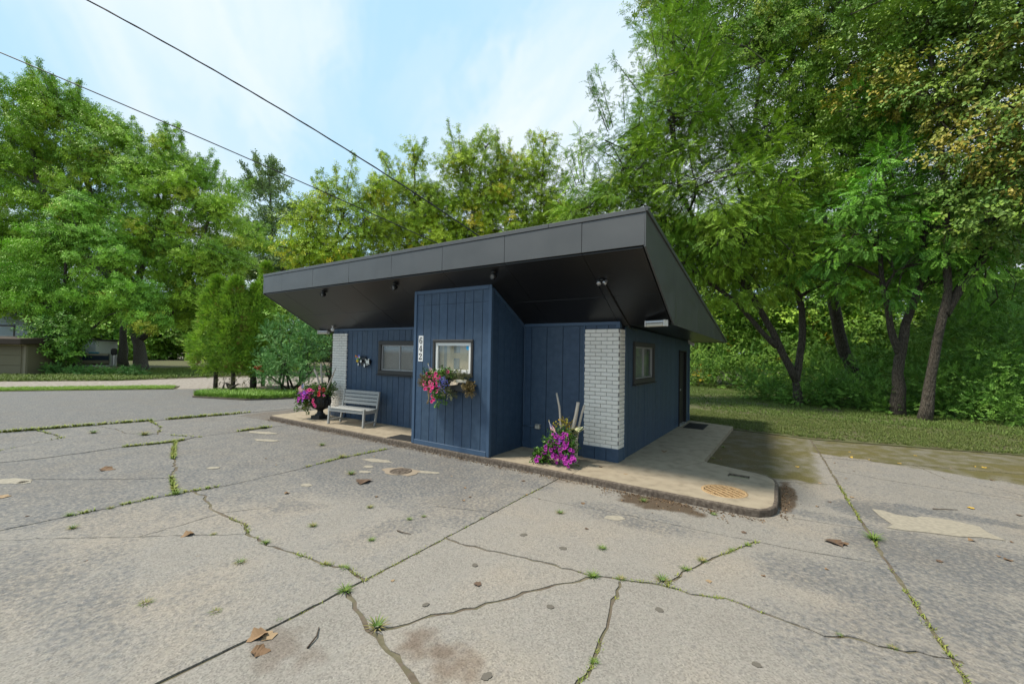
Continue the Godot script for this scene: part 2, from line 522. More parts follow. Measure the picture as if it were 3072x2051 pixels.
# colour map of the lot: bare warm concrete, darker worn seal coat, damp moss, soil, oil
func lot_map() -> ImageTexture:
	var w := 1640
	var h := 776
	var n1 := FastNoiseLite.new(); n1.seed = 7; n1.frequency = 0.55; n1.fractal_octaves = 4
	var n2 := FastNoiseLite.new(); n2.seed = 8; n2.frequency = 2.6; n2.fractal_octaves = 3
	var n3 := FastNoiseLite.new(); n3.seed = 9; n3.frequency = 26.0; n3.fractal_octaves = 2
	# x, z, rx, rz, amount of dark seal coat
	var seal := [[-15, -3, 8.5, 9, 0.62], [-8.6, -2.0, 2.0, 2.6, 0.5], [-5.6, -4.6, 2.2, 1.3, 0.75], [-5.4, -0.5, 0.8, 0.45, 0.55], [-4.4, -0.85, 0.6, 0.3, 0.5], [-4.8, -0.2, 0.9, 0.35, 0.55], [-3.7, -0.75, 0.35, 0.2, 0.45], [-5.0, -1.15, 0.5, 0.18, 0.42], [-6.9, -3.3, 1.6, 1.6, 0.6],
		[0.9, -6.9, 0.5, 0.35, 0.9], [1.6, -7.35, 0.7, 0.16, 0.8], [1.2, -5.7, 0.75, 0.6, 0.75], [0.9, -4.6, 0.7, 0.7, 0.6], [0.2, -4.6, 0.5, 0.35, 0.55], [1.9, -5.9, 0.6, 0.4, 0.7], [0.5, -3.6, 0.7, 0.5, 0.45], [-1.6, -4.9, 0.8, 0.3, 0.5], [0.3, -6.3, 0.5, 0.15, 0.6],
		[-4.0, -5.2, 1.2, 0.5, 0.6], [2.6, -6.0, 0.8, 1.5, 0.4]]
	var data := PackedByteArray()
	data.resize(w * h * 3)
	var k := 0
	for j in h:
		var z := -14.0 + 18.0 * (j + 0.5) / h
		for i in w:
			var x := -28.0 + 38.0 * (i + 0.5) / w
			var a := n1.get_noise_2d(x, z)
			var b := n2.get_noise_2d(x, z)
			# each pour has its own tone: cool worn blacktop at left, barer concrete in the middle
			var s := 0.0
			if x < -13.6: s = 0.80
			elif x < -6.55: s = 0.64
			elif x < -2.93: s = 0.46 if z < -3.3 + a * 1.6 else 0.26
			elif x < 0.95 - (z + 12.0) * -0.055 - 0.6: s = 0.13 if z > -5.0 else 0.22
			else: s = 0.34
			for e in seal:
				var dx: float = (x - e[0]) / e[2]
				var dz: float = (z - e[1]) / e[3]
				var q := dx * dx + dz * dz
				if q < 2.2: s = maxf(s, e[4] * (1.0 - smoothstep(0.3, 2.2, q)))
			# worn edges: the coat breaks up into ragged flecks
			var c3 := n3.get_noise_2d(x, z)
			s = smoothstep(0.12, 0.95, s * (1.0 + c3 * 0.8) + a * 0.24 + b * 0.22 + c3 * 0.2) * 0.84
			s = clampf(s + c3 * 0.11 + b * 0.03, 0.0, 0.95)
			var r := lerpf(0.318, 0.128, s)
			var g := lerpf(0.297, 0.135, s)
			var bl := lerpf(0.266, 0.146, s)
			var t := 1.0 + a * 0.12 + b * 0.05
			# damp moss in the bay beside the walk and under the trees
			var mo := 0.0
			if x > -1.4 and z < -7.4:
				var inside := smoothstep(-1.5, -1.2, x) * (1.0 - smoothstep(0.25, 0.45, x + b * 0.12)) * smoothstep(7.6, 8.0, -z + b * 0.25)
				var strip := smoothstep(10.15, 10.35, -z + x * 0.25 - 0.35 + b * 0.12) * smoothstep(0.2, 0.4, x)
				mo = clampf(maxf(inside, strip) * (0.86 + 0.5 * b + 0.3 * a), 0.0, 1.0)
			if mo > 0.0:
				r = lerpf(r, 0.135, mo); g = lerpf(g, 0.122, mo); bl = lerpf(bl, 0.048, mo)
			# soil washed along the kerb and damp at the drain
			var so := 0.0
			if z < -4.6 and x > -13.0 and x < 0.3:
				so = smoothstep(5.60, 5.82, -z + b * 0.25 + a * 0.1) * 0.4 * (1.0 - smoothstep(-0.5, -0.2, x))
				var d1 := Vector2((x + 1.45) / 0.55, (z + 5.55) / 0.24).length()
				so = maxf(so, 1.0 - smoothstep(0.75, 1.15, d1 + b * 0.5))
				var d2 := Vector2((x + 0.08) / 0.14, (z + 6.9) / 0.75).length()
				so = maxf(so, 1.0 - smoothstep(0.8, 1.1, d2 + b * 0.3))
			if so > 0.0:
				r = lerpf(r, 0.12, so); g = lerpf(g, 0.088, so); bl = lerpf(bl, 0.06, so)
			# rusty brown stain near the viewer
			var d3 := Vector2((x + 1.86) / 0.26, (z + 2.02) / 0.22).length() + b * 0.9
			var st := (1.0 - smoothstep(0.3, 1.2, d3)) * 0.7
			var d4 := Vector2((x + 2.62) / 0.25, (z + 1.45) / 0.18).length() + b * 1.0
			st = maxf(st, (1.0 - smoothstep(0.3, 1.2, d4)) * 0.45)
			if st > 0.0:
				r = lerpf(r, 0.15, st); g = lerpf(g, 0.105, st); bl = lerpf(bl, 0.075, st)
			# pale brown film of dust
			var du := clampf(a * 0.9 + 0.1, 0.0, 0.5)
			r *= t * (1.0 + 0.08 * du); g *= t; bl *= t * (1.0 - 0.1 * du)
			data[k] = int(clampf(pow(r, 0.4545) * 255.0, 0, 255)); data[k + 1] = int(clampf(pow(g, 0.4545) * 255.0, 0, 255)); data[k + 2] = int(clampf(pow(bl, 0.4545) * 255.0, 0, 255))
			k += 3
	return ImageTexture.create_from_image(Image.create_from_data(w, h, false, Image.FORMAT_RGB8, data))

# ---------------------------------------------------------------- sky
func sky_panorama() -> ImageTexture:
	var w := 1024
	var h := 512
	var n := FastNoiseLite.new(); n.seed = 5; n.frequency = 0.8; n.fractal_octaves = 5; n.domain_warp_enabled = true; n.domain_warp_amplitude = 0.6; n.domain_warp_frequency = 0.7
	var n2 := FastNoiseLite.new(); n2.seed = 19; n2.frequency = 0.42; n2.fractal_octaves = 3
	var img := Image.create(w, h, false, Image.FORMAT_RGBF)
	var along := Vector2(0.86, 0.5)
	for j in h:
		var el := PI * (0.5 - (j + 0.5) / h)
		for i in w:
			var az := TAU * ((i + 0.5) / w - 0.5)
			var y := sin(el)
			var c := Color(0.255, 0.405, 0.525).lerp(Color(0.33, 0.46, 0.55), pow(1.0 - clampf(y, 0, 1), 2.5))
			if y > 0.0:
				# cirrus sheet high above: straight streaks on a plane
				var p := Vector2(cos(el) * sin(az), -cos(el) * cos(az)) / (y + 0.22)
				var q := Vector2(p.dot(along) * 0.45, p.dot(Vector2(-along.y, along.x)) * 1.7)
				var v := n.get_noise_2d(q.x + 3.0, q.y) * 0.9 + n2.get_noise_2d(p.x, p.y) * 0.35 - p.x * 0.10
				var f := smoothstep(-0.42, 0.48, v)
				c = c.lerp(Color(0.485, 0.52, 0.545), f * 0.9)
			else:
				c = Color(0.19, 0.19, 0.17)
			img.set_pixel(i, j, c)
	return ImageTexture.create_from_image(img)

func setting_light():
	var cam := Camera3D.new()
	cam.name = "camera"
	add_child(cam)
	cam.transform = Transform3D(Basis(Vector3(0.831056, 0.018591, -0.555878), Vector3(-0.000682, 0.999474, 0.032408), Vector3(0.556188, -0.026554, 0.830632)), Vector3(0, 1.885, 0))
	cam.fov = 78.39
	cam.near = 0.05
	cam.far = 900.0
	cam.current = true
	var env := Environment.new()
	env.background_mode = Environment.BG_SKY
	var sky := Sky.new()
	var pm := PanoramaSkyMaterial.new()
	pm.panorama = sky_panorama()
	sky.sky_material = pm
	env.sky = sky
	env.tonemap_mode = Environment.TONE_MAPPER_LINEAR
	env.tonemap_exposure = 1.98
	env.background_energy_multiplier = 1.0
	env.sdfgi_enabled = true; env.ssao_enabled = true; env.ssil_enabled = true
	var we := WorldEnvironment.new()
	we.name = "world_environment"
	we.environment = env
	add_child(we)
	var sun := DirectionalLight3D.new()
	sun.name = "sun"
	add_child(sun)
	sun.light_color = Color(1.0, 0.965, 0.90)
	sun.light_energy = 0.8
	sun.light_angular_distance = 9.0
	sun.shadow_enabled = true
	# high sun behind the viewer's left shoulder, veiled by thin cloud
	sun.look_at_from_position(Vector3(-7, 16, 6.0), Vector3.ZERO)

# ---------------------------------------------------------------- ground
# ragged thin outline along a polyline
func crack_poly(a: Array, w: float, rag: float, taper := true) -> PackedVector2Array:
	var pts := v2s(a)
	var fine := PackedVector2Array()
	for i in pts.size() - 1:
		var l := pts[i].distance_to(pts[i + 1])
		var n := maxi(1, int(l / 0.07))
		for k in n: fine.append(pts[i].lerp(pts[i + 1], float(k) / n))
	fine.append(pts[pts.size() - 1])
	var left := PackedVector2Array()
	var right := PackedVector2Array()
	for i in fine.size():
		var t := (fine[mini(i + 1, fine.size() - 1)] - fine[maxi(i - 1, 0)]).normalized()
		var nrm := Vector2(-t.y, t.x)
		var k := w * rng.randf_range(0.55, 1.35)
		if taper: k *= clampf(0.35 + 0.65 * sin(PI * (i + 0.5) / fine.size()) * 1.6, 0.35, 1.0)
		var c := fine[i] + nrm * rng.randf_range(-rag, rag)
		left.append(c + nrm * (k / 2.0 + rng.randf_range(0, rag * 0.4)))
		right.append(c - nrm * (k / 2.0 + rng.randf_range(0, rag * 0.4)))
	right.reverse()
	left.append_array(right)
	return left

const J1 := [-2.96, -7.2, -2.94, -5.70, -2.93, -4.08, -2.92, -2.40, -2.92, -1.36, -2.95, -0.91, -2.95, 15]
const J2 := [0.20, -14, 0.37, -11.78, 0.51, -9.52, 0.62, -7.24, 0.70, -5.97, 0.74, -5.21, 0.84, -3.89, 0.88, -3.2, 1.1, 0, 1.6, 15]
const L1 := [-6.62, 15, -6.65, -0.70, -6.64, -1.02, -6.61, -1.50, -6.62, -1.83, -6.55, -2.31, -6.46, -2.66, -6.46, -3.62, -6.55, -4.46, -6.47, -5.29, -6.5, -7.5]
const L5 := [-10.5, 15, -10.44, -1.07, -10.34, -1.44, -10.34, -2.08, -10.40, -2.45, -10.27, -2.89, -10.2, -3.24, -10.45, -3.76, -10.42, -4.44, -10.43, -5.02, -10.4, -7.4]
const L7 := [-14.0, 15, -13.94, -1.41, -13.83, -1.90, -13.72, -2.74, -13.50, -3.78, -13.25, -5.53, -13.0, -14]
const K1 := [-2.95, -3.24, -2.71, -3.22, -2.35, -3.28, -2.04, -3.35, -1.62, -3.40, -1.42, -3.42, -1.20, -3.51, -0.92, -3.63, -0.67, -3.63, -0.43, -3.71, -0.20, -3.68, 0.04, -3.64, 0.18, -3.63, 0.32, -3.70, 0.55, -3.72, 0.68, -3.78, 0.90, -3.82]
const K2 := [-1.40, -3.42, -1.68, -2.98, -1.82, -2.73, -1.95, -2.49, -2.10, -2.29, -2.18, -2.17, -2.26, -2.00, -2.38, -1.86]
const K3 := [-2.94, -2.13, -2.82, -2.04, -2.66, -1.98, -2.49, -1.92, -2.38, -1.88, -2.27, -1.87, -2.11, -1.83, -1.96, -1.80, -1.76, -1.74, -1.3, -1.5, -0.9, -0.9, -0.8, 15]
const K3B := [-2.90, -2.25, -3.10, -2.27, -3.23, -2.28, -3.45, -2.20, -3.72, -2.17, -4.11, -2.10, -4.34, -2.11, -4.59, -2.11, -4.84, -2.20, -5.19, -2.19, -5.48, -2.17, -5.88, -2.23, -6.20, -2.31, -6.62, -2.30]
const K4 := [-1.19, -3.47, -1.14, -3.19, -1.09, -2.92, -1.06, -2.77, -1.03, -2.60, -1.01, -2.36, -1.05, -2.0, -1.2, -1.4]
const K5 := [-0.86, -3.62, -0.79, -3.94, -0.67, -4.26, -0.55, -4.52, -0.29, -5.05]
const J3 := [-2.99, -4.80, -2.62, -4.79, -2.01, -4.90, -1.35, -4.96, -0.69, -4.99, -0.29, -5.04, 0.06, -5.07, 0.80, -5.22]
const L2 := [-6.7, -0.4, -6.31, -0.67, -6.10, -0.87, -5.75, -1.16, -5.33, -1.49, -4.99, -1.79, -4.57, -2.12]
const L3 := [-5.39, -1.45, -5.39, -1.92, -5.42, -2.22, -5.30, -2.44, -5.16, -2.62]
const L4 := [-10.6, -0.1, -9.18, -0.95, -8.79, -1.23, -8.04, -1.80, -7.50, -2.27, -7.48, -2.36]
const L4V := [-10.3, -3.26, -10.11, -3.23, -9.03, -2.86, -7.93, -2.55, -7.48, -2.36, -6.55, -2.12]
const L6 := [-10.3, -0.6, -11.63, -1.18, -12.05, -1.67, -12.27, -2.04, -12.82, -2.02, -13.9, -1.89]
const L8 := [-13.6, -3.78, -12.27, -3.64, -11.90, -3.50, -11.31, -3.30, -10.35, -3.74]
const L8B := [-11.4, -3.34, -11.91, -2.95, -12.73, -2.96, -13.8, -2.73]
const L9 := [-13.3, -5.50, -11.38, -5.70, -11.3, -7.5]
const Q1 := [0.40, -10.03, 1.14, -10.24, 1.85, -10.39, 3.25, -10.76, 17, -13.5]
const Q2 := [0.47, -9.08, 1.19, -8.85, 1.65, -8.78, 2.64, -8.76, 17, -8.6]
const Q3 := [1.83, -10.45, 2.07, -9.47, 2.50, -9.37, 2.74, -9.07, 2.9, -8.7]
const J5 := [-0.6, -7.55, -0.20, -7.62, 0.11, -7.80, 0.62, -8.03]
const J4 := [-0.4, -6.0, -0.16, -6.02, 0.23, -6.06, 0.74, -6.15]
const M1 := [-2.90, -4.11, -3.15, -3.99, -3.37, -3.89, -3.64, -3.82]

func build_ground():
	var st := stt()
	for k in 48:
		var a := TAU * k / 48.0
		var b := TAU * (k + 1) / 48.0
		st.add_vertex(Vector3(0, -0.010, 0)); st.add_vertex(Vector3(cos(a) * 420, -0.010, sin(a) * 420)); st.add_vertex(Vector3(cos(b) * 420, -0.010, sin(b) * 420))
	tag(mi("ground", fin(st), M.soil), "bare brown earth showing in joints and under the trees", "ground", "", "structure")
	# lot slabs
	var speck := StandardMaterial3D.new()
	speck.albedo_texture = ntex(0.16, [gray(0.80), gray(0.89), gray(0.93), gray(0.96), gray(1.0)], [0.0, 0.3, 0.6, 0.88, 1.0], 51, FastNoiseLite.TYPE_CELLULAR, 1024)
	speck.uv1_scale = Vector3(1, 1, 1)
	speck.roughness = 0.92
	speck.metallic_specular = 0.3
	speck.detail_enabled = true
	speck.detail_blend_mode = BaseMaterial3D.BLEND_MODE_MUL
	speck.detail_albedo = lot_map()
	speck.detail_uv_layer = BaseMaterial3D.DETAIL_UV_2
	speck.vertex_color_use_as_albedo = false
	speck.heightmap_enabled = true
	speck.heightmap_scale = 0.15
	speck.heightmap_texture = ntex(0.11, [gray(0), gray(1)], [0, 1], 51, FastNoiseLite.TYPE_CELLULAR, 1024)
	M.lot = speck
	var lot := Node3D.new()
	lot.name = "parking_lot"
	add_child(lot)
	tag(lot, "cracked grey concrete lot in front of the blue building", "parking lot", "", "structure")
	var pieces: Array = [v2s([16, -12.9, 3.9, -12.85, 0.44, -12.05, -1.0, -12.2, -11, -12.4, -14, -11, -21, -10.2, -22.75, -7.18, -25.87, -2.56, -30, 4, -36, 14, 16, 14])]
	for c in [[J1, 0.022, 0.004, false], [J2, 0.034, 0.008, false], [L1, 0.02, 0.006, false], [L5, 0.024, 0.012, false], [L7, 0.03, 0.01, false], [K1, 0.018, 0.016, false], [K3, 0.034, 0.018, false], [K2, 0.026, 0.016, false], [K3B, 0.024, 0.022, false], [K4, 0.024, 0.012, false],
			[K5, 0.018, 0.014, false], [J3, 0.012, 0.006, false], [L2, 0.014, 0.012, false], [L3, 0.01, 0.012, true], [L4, 0.016, 0.01, false], [L4V, 0.03, 0.02, false], [L6, 0.022, 0.02, false], [L8, 0.02, 0.02, false], [L8B, 0.02, 0.02, false], [L9, 0.015, 0.01, false], [Q1, 0.014, 0.006, false], [Q2, 0.012, 0.012, false], [Q3, 0.012, 0.014, false], [J5, 0.014, 0.005, false], [J4, 0.012, 0.005, false], [M1, 0.012, 0.012, true]]:
		var cp := crack_poly(c[0], c[1], c[2], c[3])
		for simple in Geometry2D.merge_polygons(cp, PackedVector2Array()):
			if Geometry2D.is_polygon_clockwise(simple): continue
			var next := []
			for p in pieces:
				var res := Geometry2D.clip_polygons(p, simple)
				for r in res:
					if Geometry2D.is_polygon_clockwise(r): continue
					next.append(r)
			pieces = next
	for p in pieces:
		var area := 0.0
		for i in p.size(): area += p[i].cross(p[(i + 1) % p.size()]) / 2.0
		if absf(area) < 0.0008: continue
		var sm := prism(p, 0.0, 0.04, 1.6, false, Vector3(rng.randf_range(-0.0008, 0.0008), rng.randf_range(-0.004, 0.0), rng.randf_range(-0.0008, 0.0008)))
		if sm: mi("concrete_slab" if absf(area) > 0.3 else "concrete_fragment", sm, M.lot, lot)
	# walk round the building
	var walk := [v2s([-11.62, -5.79, -0.46, -5.79, -0.34, -5.82, -0.24, -5.92, -0.18, -6.08, -0.17, -6.3, -0.19, -7.2, -0.22, -7.36, -0.30, -7.50, -0.44, -7.60, -1.20, -7.86, -1.27, -7.94, -1.275, -12.3, -2.2, -12.62, -11.7, -12.62, -11.78, -6.9, -11.78, -6.0, -11.74, -5.87])]
	var circ := PackedVector2Array()
	for k in 28: circ.append(Vector2(-0.76 + 0.285 * cos(TAU * k / 28), -6.33 + 0.285 * sin(TAU * k / 28)))
	var cuts: Array = [v2s([-0.7205, -5.5, -0.7195, -5.5, -0.7195, -8.2, -0.7205, -8.2]), circ, v2s([-0.82, -7.37, -0.53, -7.37, -0.53, -7.17, -0.82, -7.17]),
		crack_poly([-2.75, -5.5, -2.77, -6.2, -2.72, -7.3], 0.006, 0.006, false), crack_poly([-2.45, -8.9, -1.9, -8.95, -1.2, -9.1], 0.006, 0.008, false), crack_poly([-9.62, -5.6, -9.75, -6.2, -9.7, -7.1], 0.008, 0.004, false),
		crack_poly([-2.0, -7.0, -1.7, -6.9, -1.5, -7.3, -1.2, -7.98], 0.005, 0.01, true)]
	for cp in cuts:
		for simple in Geometry2D.merge_polygons(cp, PackedVector2Array()):
			if Geometry2D.is_polygon_clockwise(simple): continue
			var next := []
			for p in walk:
				for r in Geometry2D.clip_polygons(p, simple):
					if not Geometry2D.is_polygon_clockwise(r): next.append(r)
			walk = next
	var wm := StandardMaterial3D.new()
	wm.albedo_texture = ntex(0.012, [lin(0.23, 0.19, 0.137), lin(0.30, 0.252, 0.184), lin(0.345, 0.292, 0.215)], [0.1, 0.45, 0.95], 55, FastNoiseLite.TYPE_SIMPLEX_SMOOTH, 1024, 6)
	wm.uv1_triplanar = true; wm.uv1_world_triplanar = true; wm.uv1_scale = Vector3(0.3, 0.3, 0.3)
	wm.roughness = 0.9
	M.walk = wm
	var wk := Node3D.new()
	wk.name = "concrete_walk"
	add_child(wk)
	tag(wk, "low tan concrete walk around the blue building", "walk", "", "structure")
	for p in walk:
		var sm := prism(p, PAD, PAD - 0.004)
		if sm: mi("concrete_slab", sm, M.walk, wk)
	# rusty steel nosing along the front and round the corner
	var nose := []
	for q in [[-11.76, -6.5], [-11.77, -6.05], [-11.72, -5.86], [-11.62, -5.79], [-9.0, -5.785], [-6.5, -5.785], [-4.0, -5.785], [-2.0, -5.785], [-0.46, -5.785], [-0.33, -5.815], [-0.23, -5.91], [-0.17, -6.07], [-0.16, -6.3], [-0.18, -7.2], [-0.21, -7.37], [-0.29, -7.51]]:
		nose.append(Vector2(q[0], q[1]))
	var ns := stt()
	var ringp := []
	for i in nose.size():
		var tg: Vector2 = (nose[mini(i + 1, nose.size() - 1)] - nose[maxi(i - 1, 0)]).normalized()
		var ot := Vector2(-tg.y, tg.x)
		var row := []
		for c in [[-0.03, PAD + 0.002], [0.006, PAD + 0.001], [0.014, PAD - 0.008], [0.017, PAD - 0.03], [0.017, 0.002]]: row.append(Vector3(nose[i].x + ot.x * c[0], c[1], nose[i].y + ot.y * c[0]))
		ringp.append(row)
	for i in nose.size() - 1:
		for k in 4: quad_out(ns, ringp[i][k], ringp[i + 1][k], ringp[i + 1][k + 1], ringp[i][k + 1], (ringp[i][0] + ringp[i + 1][0]) / 2.0 - Vector3(0, 0.2, 0))
	mi("steel_nosing", fin(ns), M.kerb, wk)
	# lawns, verge and drive
	var lw := func(called: String, label: String, cat: String, poly: Array, y: float, m: Material):
		var o := mi(called, prism(v2s(poly), y, 0.05, 1.6, false), m)
		tag(o, label, cat, "", "structure")
	lw.call("lawn", "mown lawn strip between the building and the woods", "lawn", [18, -12.95, 3.9, -12.9, 0.44, -12.1, -1.2, -12.35, -2.3, -12.66, -11.5, -12.66, -16, -12.2, -16, -40, 18, -40], 0.012, M.lawn)
	lw.call("verge", "narrow green verge along the left edge of the lot", "verge", [-22.85, -7.1, -25.9, -2.5, -30.1, 4, -36, 14, -38, 14, -32, 4, -27.6, -3.0, -24.4, -7.9], 0.02, M.lawn)
	lw.call("gravel_drive", "pale gravel drive beyond the green verge", "drive", [-20.5, -10.3, -22.9, -7.3, -24.4, -7.9, -27.6, -3.0, -32, 4, -38, 14, -42, 14, -36.5, 4, -32.6, -3.4, -30.0, -7.0, -30.2, -11, -29.0, -15, -24, -18, -20, -18], -0.002, M.gravel)
	lw.call("far_lawn", "shaded lawn under the tall maples across the drive", "lawn", [-32.7, -3.3, -36.6, 4, -42, 14, -70, 14, -70, -30, -36, -30, -31, -15, -31, -11, -30.4, -7.0], 0.01, M.lawn)
	lw.call("planting_island", "grassy planting island under the clipped evergreens", "island", [-18.7, -6.45, -17.6, -6.85, -16.4, -7.3, -15.9, -8.2, -15.6, -9.4, -14.9, -11.2, -16.0, -13, -20.0, -12.8, -21.4, -10.6, -21.2, -8.6, -19.8, -6.9], 0.06, M.soil)

# blades over an outline
func sow(buf: PackedFloat32Array, poly: PackedVector2Array, n: int, y: float, hmin: float, hmax: float, c0: Color, c1: Color, patch := 0.0):
	var lo := poly[0]
	var hi := poly[0]
	for p in poly:
		lo = lo.min(p); hi = hi.max(p)
	var fn := FastNoiseLite.new(); fn.seed = 77; fn.frequency = 0.45
	var k := 0
	var tries := 0
	while k < n and tries < n * 12:
		tries += 1
		var p := Vector2(rng.randf_range(lo.x, hi.x), rng.randf_range(lo.y, hi.y))
		if not Geometry2D.is_point_in_polygon(p, poly): continue
		if patch > 0.0 and fn.get_noise_2d(p.x, p.y) < -0.25 + rng.randf() * patch - patch * 0.5: continue
		k += 1
		var s := rng.randf_range(hmin, hmax)
		var b := Basis(Vector3.UP, rng.randf() * TAU).scaled(Vector3(s, s * rng.randf_range(0.6, 1.2), s))
		put(buf, b, Vector3(p.x, y, p.y), c0.lerp(c1, rng.randf()) * rng.randf_range(0.8, 1.2))

func build_grass():
	var tuft := grass_tuft(7, 0.6, 0.06)
	var g0 := Color(0.09, 0.14, 0.025)
	var g1 := Color(0.2, 0.27, 0.05)
	var buf := PackedFloat32Array()
	sow(buf, v2s([6, -13.1, 3.9, -12.95, 0.44, -12.25, -1.2, -12.5, -4.3, -12.8, -4.3, -16, 6, -16]), 14000, 0.0, 0.04, 0.09, g0, Color(0.16, 0.19, 0.055), 1.1)
	sow(buf, v2s([8, -16, -2.3, -16, -5, -20, -8, -31, 0, -30, 6, -22]), 24000, 0.0, 0.05, 0.12, g0, Color(0.15, 0.22, 0.05), 0.8)
	tag(scatter("lawn_grass", tuft, M.grass, buf), "short patchy grass on the lawn right of the building", "grass")
	buf = PackedFloat32Array()
	sow(buf, v2s([-22.95, -7.15, -26.0, -2.6, -30.1, 4, -32, 4, -27.5, -3.0, -24.5, -7.8]), 11000, 0.0, 0.05, 0.12, Color(0.16, 0.30, 0.03), Color(0.30, 0.44, 0.06))
	tag(scatter("verge_grass", tuft, M.grass, buf), "bright green grass on the verge left of the lot", "grass")
	buf = PackedFloat32Array()
	sow(buf, v2s([-32.7, -3.3, -34, 0, -44, 0, -44, -16, -31, -16, -31, -11, -30.4, -7.0]), 12000, 0.0, 0.1, 0.22, g0, g1, 0.5)
	tag(scatter("yard_grass", tuft, M.grass, buf), "long grass on the yard beneath the left maples", "grass")
	buf = PackedFloat32Array()
	sow(buf, v2s([-18.7, -6.5, -17.6, -6.9, -16.4, -7.35, -15.9, -8.2, -15.6, -9.4, -17, -9.4, -19.6, -8.2, -19.7, -7.0]), 4500, 0.05, 0.09, 0.22, Color(0.12, 0.25, 0.03), Color(0.25, 0.40, 0.06))
	tag(scatter("island_grass", tuft, M.grass, buf), "tall bright grass edging the planting island", "grass")
	# moss and grass rooted in the joints
	buf = PackedFloat32Array()
	for c in [[J2, -8.0, 2.0, 520, 0.012, 0.036, 1.0], [L7, -6, 0, 380, 0.05, 0.12, 1.0], [L5, -5.2, -0.5, 260, 0.03, 0.085, 0.8], [L1, -5.4, -1.0, 240, 0.02, 0.06, 0.7], [L4V, -4, -2, 260, 0.025, 0.07, 1.0], [L8, -4, -3, 60, 0.03, 0.07, 0.6], [L6, -3, -1, 50, 0.03, 0.07, 0.5], [K1, -4, -3, 90, 0.012, 0.03, 0.6], [K5, -6, -3, 60, 0.012, 0.04, 0.8], [J1, -6, -1, 110, 0.01, 0.03, 0.5], [K3B, -3, -2, 90, 0.012, 0.04, 0.7], [K4, -4, -2, 40, 0.01, 0.03, 0.6]]:
		var pts := v2s(c[0])
		var fn := FastNoiseLite.new(); fn.seed = int(c[3]); fn.frequency = 0.7
		var k := 0
		var tries := 0
		while k < c[3] and tries < 20000:
			tries += 1
			var i := rng.randi_range(0, pts.size() - 2)
			if rng.randf() * 3.0 > pts[i].distance_to(pts[i + 1]): continue
			var p := pts[i].lerp(pts[i + 1], rng.randf())
			if p.y < c[1] or p.y > c[2] or fn.get_noise_2d(p.x, p.y) < 0.22 - 0.4 * c[6]: continue
			k += 1
			p += Vector2(rng.randfn(), rng.randfn()) * 0.011
			var s := rng.randf_range(c[4], c[5])
			put(buf, Basis(Vector3.UP, rng.randf() * TAU).scaled(Vector3(s, s * 0.8, s)), Vector3(p.x, -0.012, p.y), Color(0.15, 0.23, 0.03).lerp(Color(0.30, 0.30, 0.075), rng.randf()))
	tag(scatter("joint_grass", grass_tuft(6, 0.9, 0.11), M.grass, buf), "green grass and moss growing in the lot joints", "grass")

# ---------------------------------------------------------------- the building
func soffit_y(z: float) -> float:
	return 3.08 + SLOPE * (z + 5.80)

# A siding wall in its own frame: u runs along the wall, y up, n outwards.
# holes: [u0, y0, u1, y1]. top(u) may slope. Boards are single pieces with open grooves between them.
func siding(parent: Node, org: Vector3, along: Vector3, out: Vector3, length: float, y0: float, top0: float, top1: float, pitch: float, holes: Array, first := 0.0, boards := true):
	var topy := func(u: float) -> float: return lerpf(top0, top1, u / length)
	# backing with the same holes, 12 mm behind the boards
	var cuts := [0.0, length]
	for h in holes:
		cuts.append(h[0]); cuts.append(h[2])
	cuts.sort()
	var st := stt()
	var seg := func(s: SurfaceTool, u0: float, u1: float, ya: float, yb0: float, yb1: float, f: float, t: float):
		var p := []
		for q in [[u0, ya, f], [u1, ya, f], [u1, ya, f - t], [u0, ya, f - t], [u0, yb0, f], [u1, yb1, f], [u1, yb1, f - t], [u0, yb0, f - t]]:
			p.append(org + along * q[0] + Vector3(0, q[1], 0) + out * q[2])
		hexa(s, p)
	var spans := func(u: float) -> Array:
		var r := [[y0, 1e9]]
		for h in holes:
			if u > h[0] and u < h[2]:
				var nx := []
				for a in r:
					if h[1] <= a[0] + 0.001 and h[3] > a[0]:
						nx.append([h[3], a[1]])
					elif h[1] > a[0] and h[1] < a[1]:
						nx.append([a[0], h[1]]); nx.append([h[3], a[1]])
					else: nx.append(a)
				r = nx
		return r
	for i in cuts.size() - 1:
		if cuts[i + 1] - cuts[i] < 0.002: continue
		for a in spans.call((cuts[i] + cuts[i + 1]) / 2.0):
			seg.call(st, cuts[i], cuts[i + 1], a[0], minf(a[1], topy.call(cuts[i])), minf(a[1], topy.call(cuts[i + 1])), -0.012, 0.11)
	mi("wall", fin(st), M.groove, parent)
	if not boards: return
	var g := 0.011
	var u := first
	while u < length - 0.01:
		var ua := maxf(u, 0.0) + (g / 2.0 if u > 0.0 else 0.0)
		var ub := minf(u + pitch, length) - (g / 2.0 if u + pitch < length else 0.0)
		u += pitch
		if ub - ua < 0.02: continue
		# split the board at hole edges so that every piece keeps clear of the openings
		var bc := [ua, ub]
		for h in holes:
			for e in [h[0], h[2]]:
				if e > ua + 0.004 and e < ub - 0.004: bc.append(e)
		bc.sort()
		for i in bc.size() - 1:
			for a in spans.call((bc[i] + bc[i + 1]) / 2.0):
				var s := stt()
				seg.call(s, bc[i], bc[i + 1], a[0], minf(a[1], topy.call(bc[i])), minf(a[1], topy.call(bc[i + 1])), rng.randf_range(-0.0012, 0.0012), 0.0105)
				mi("siding_board", fin(s), M["siding%d" % rng.randi_range(0, 2)], parent)

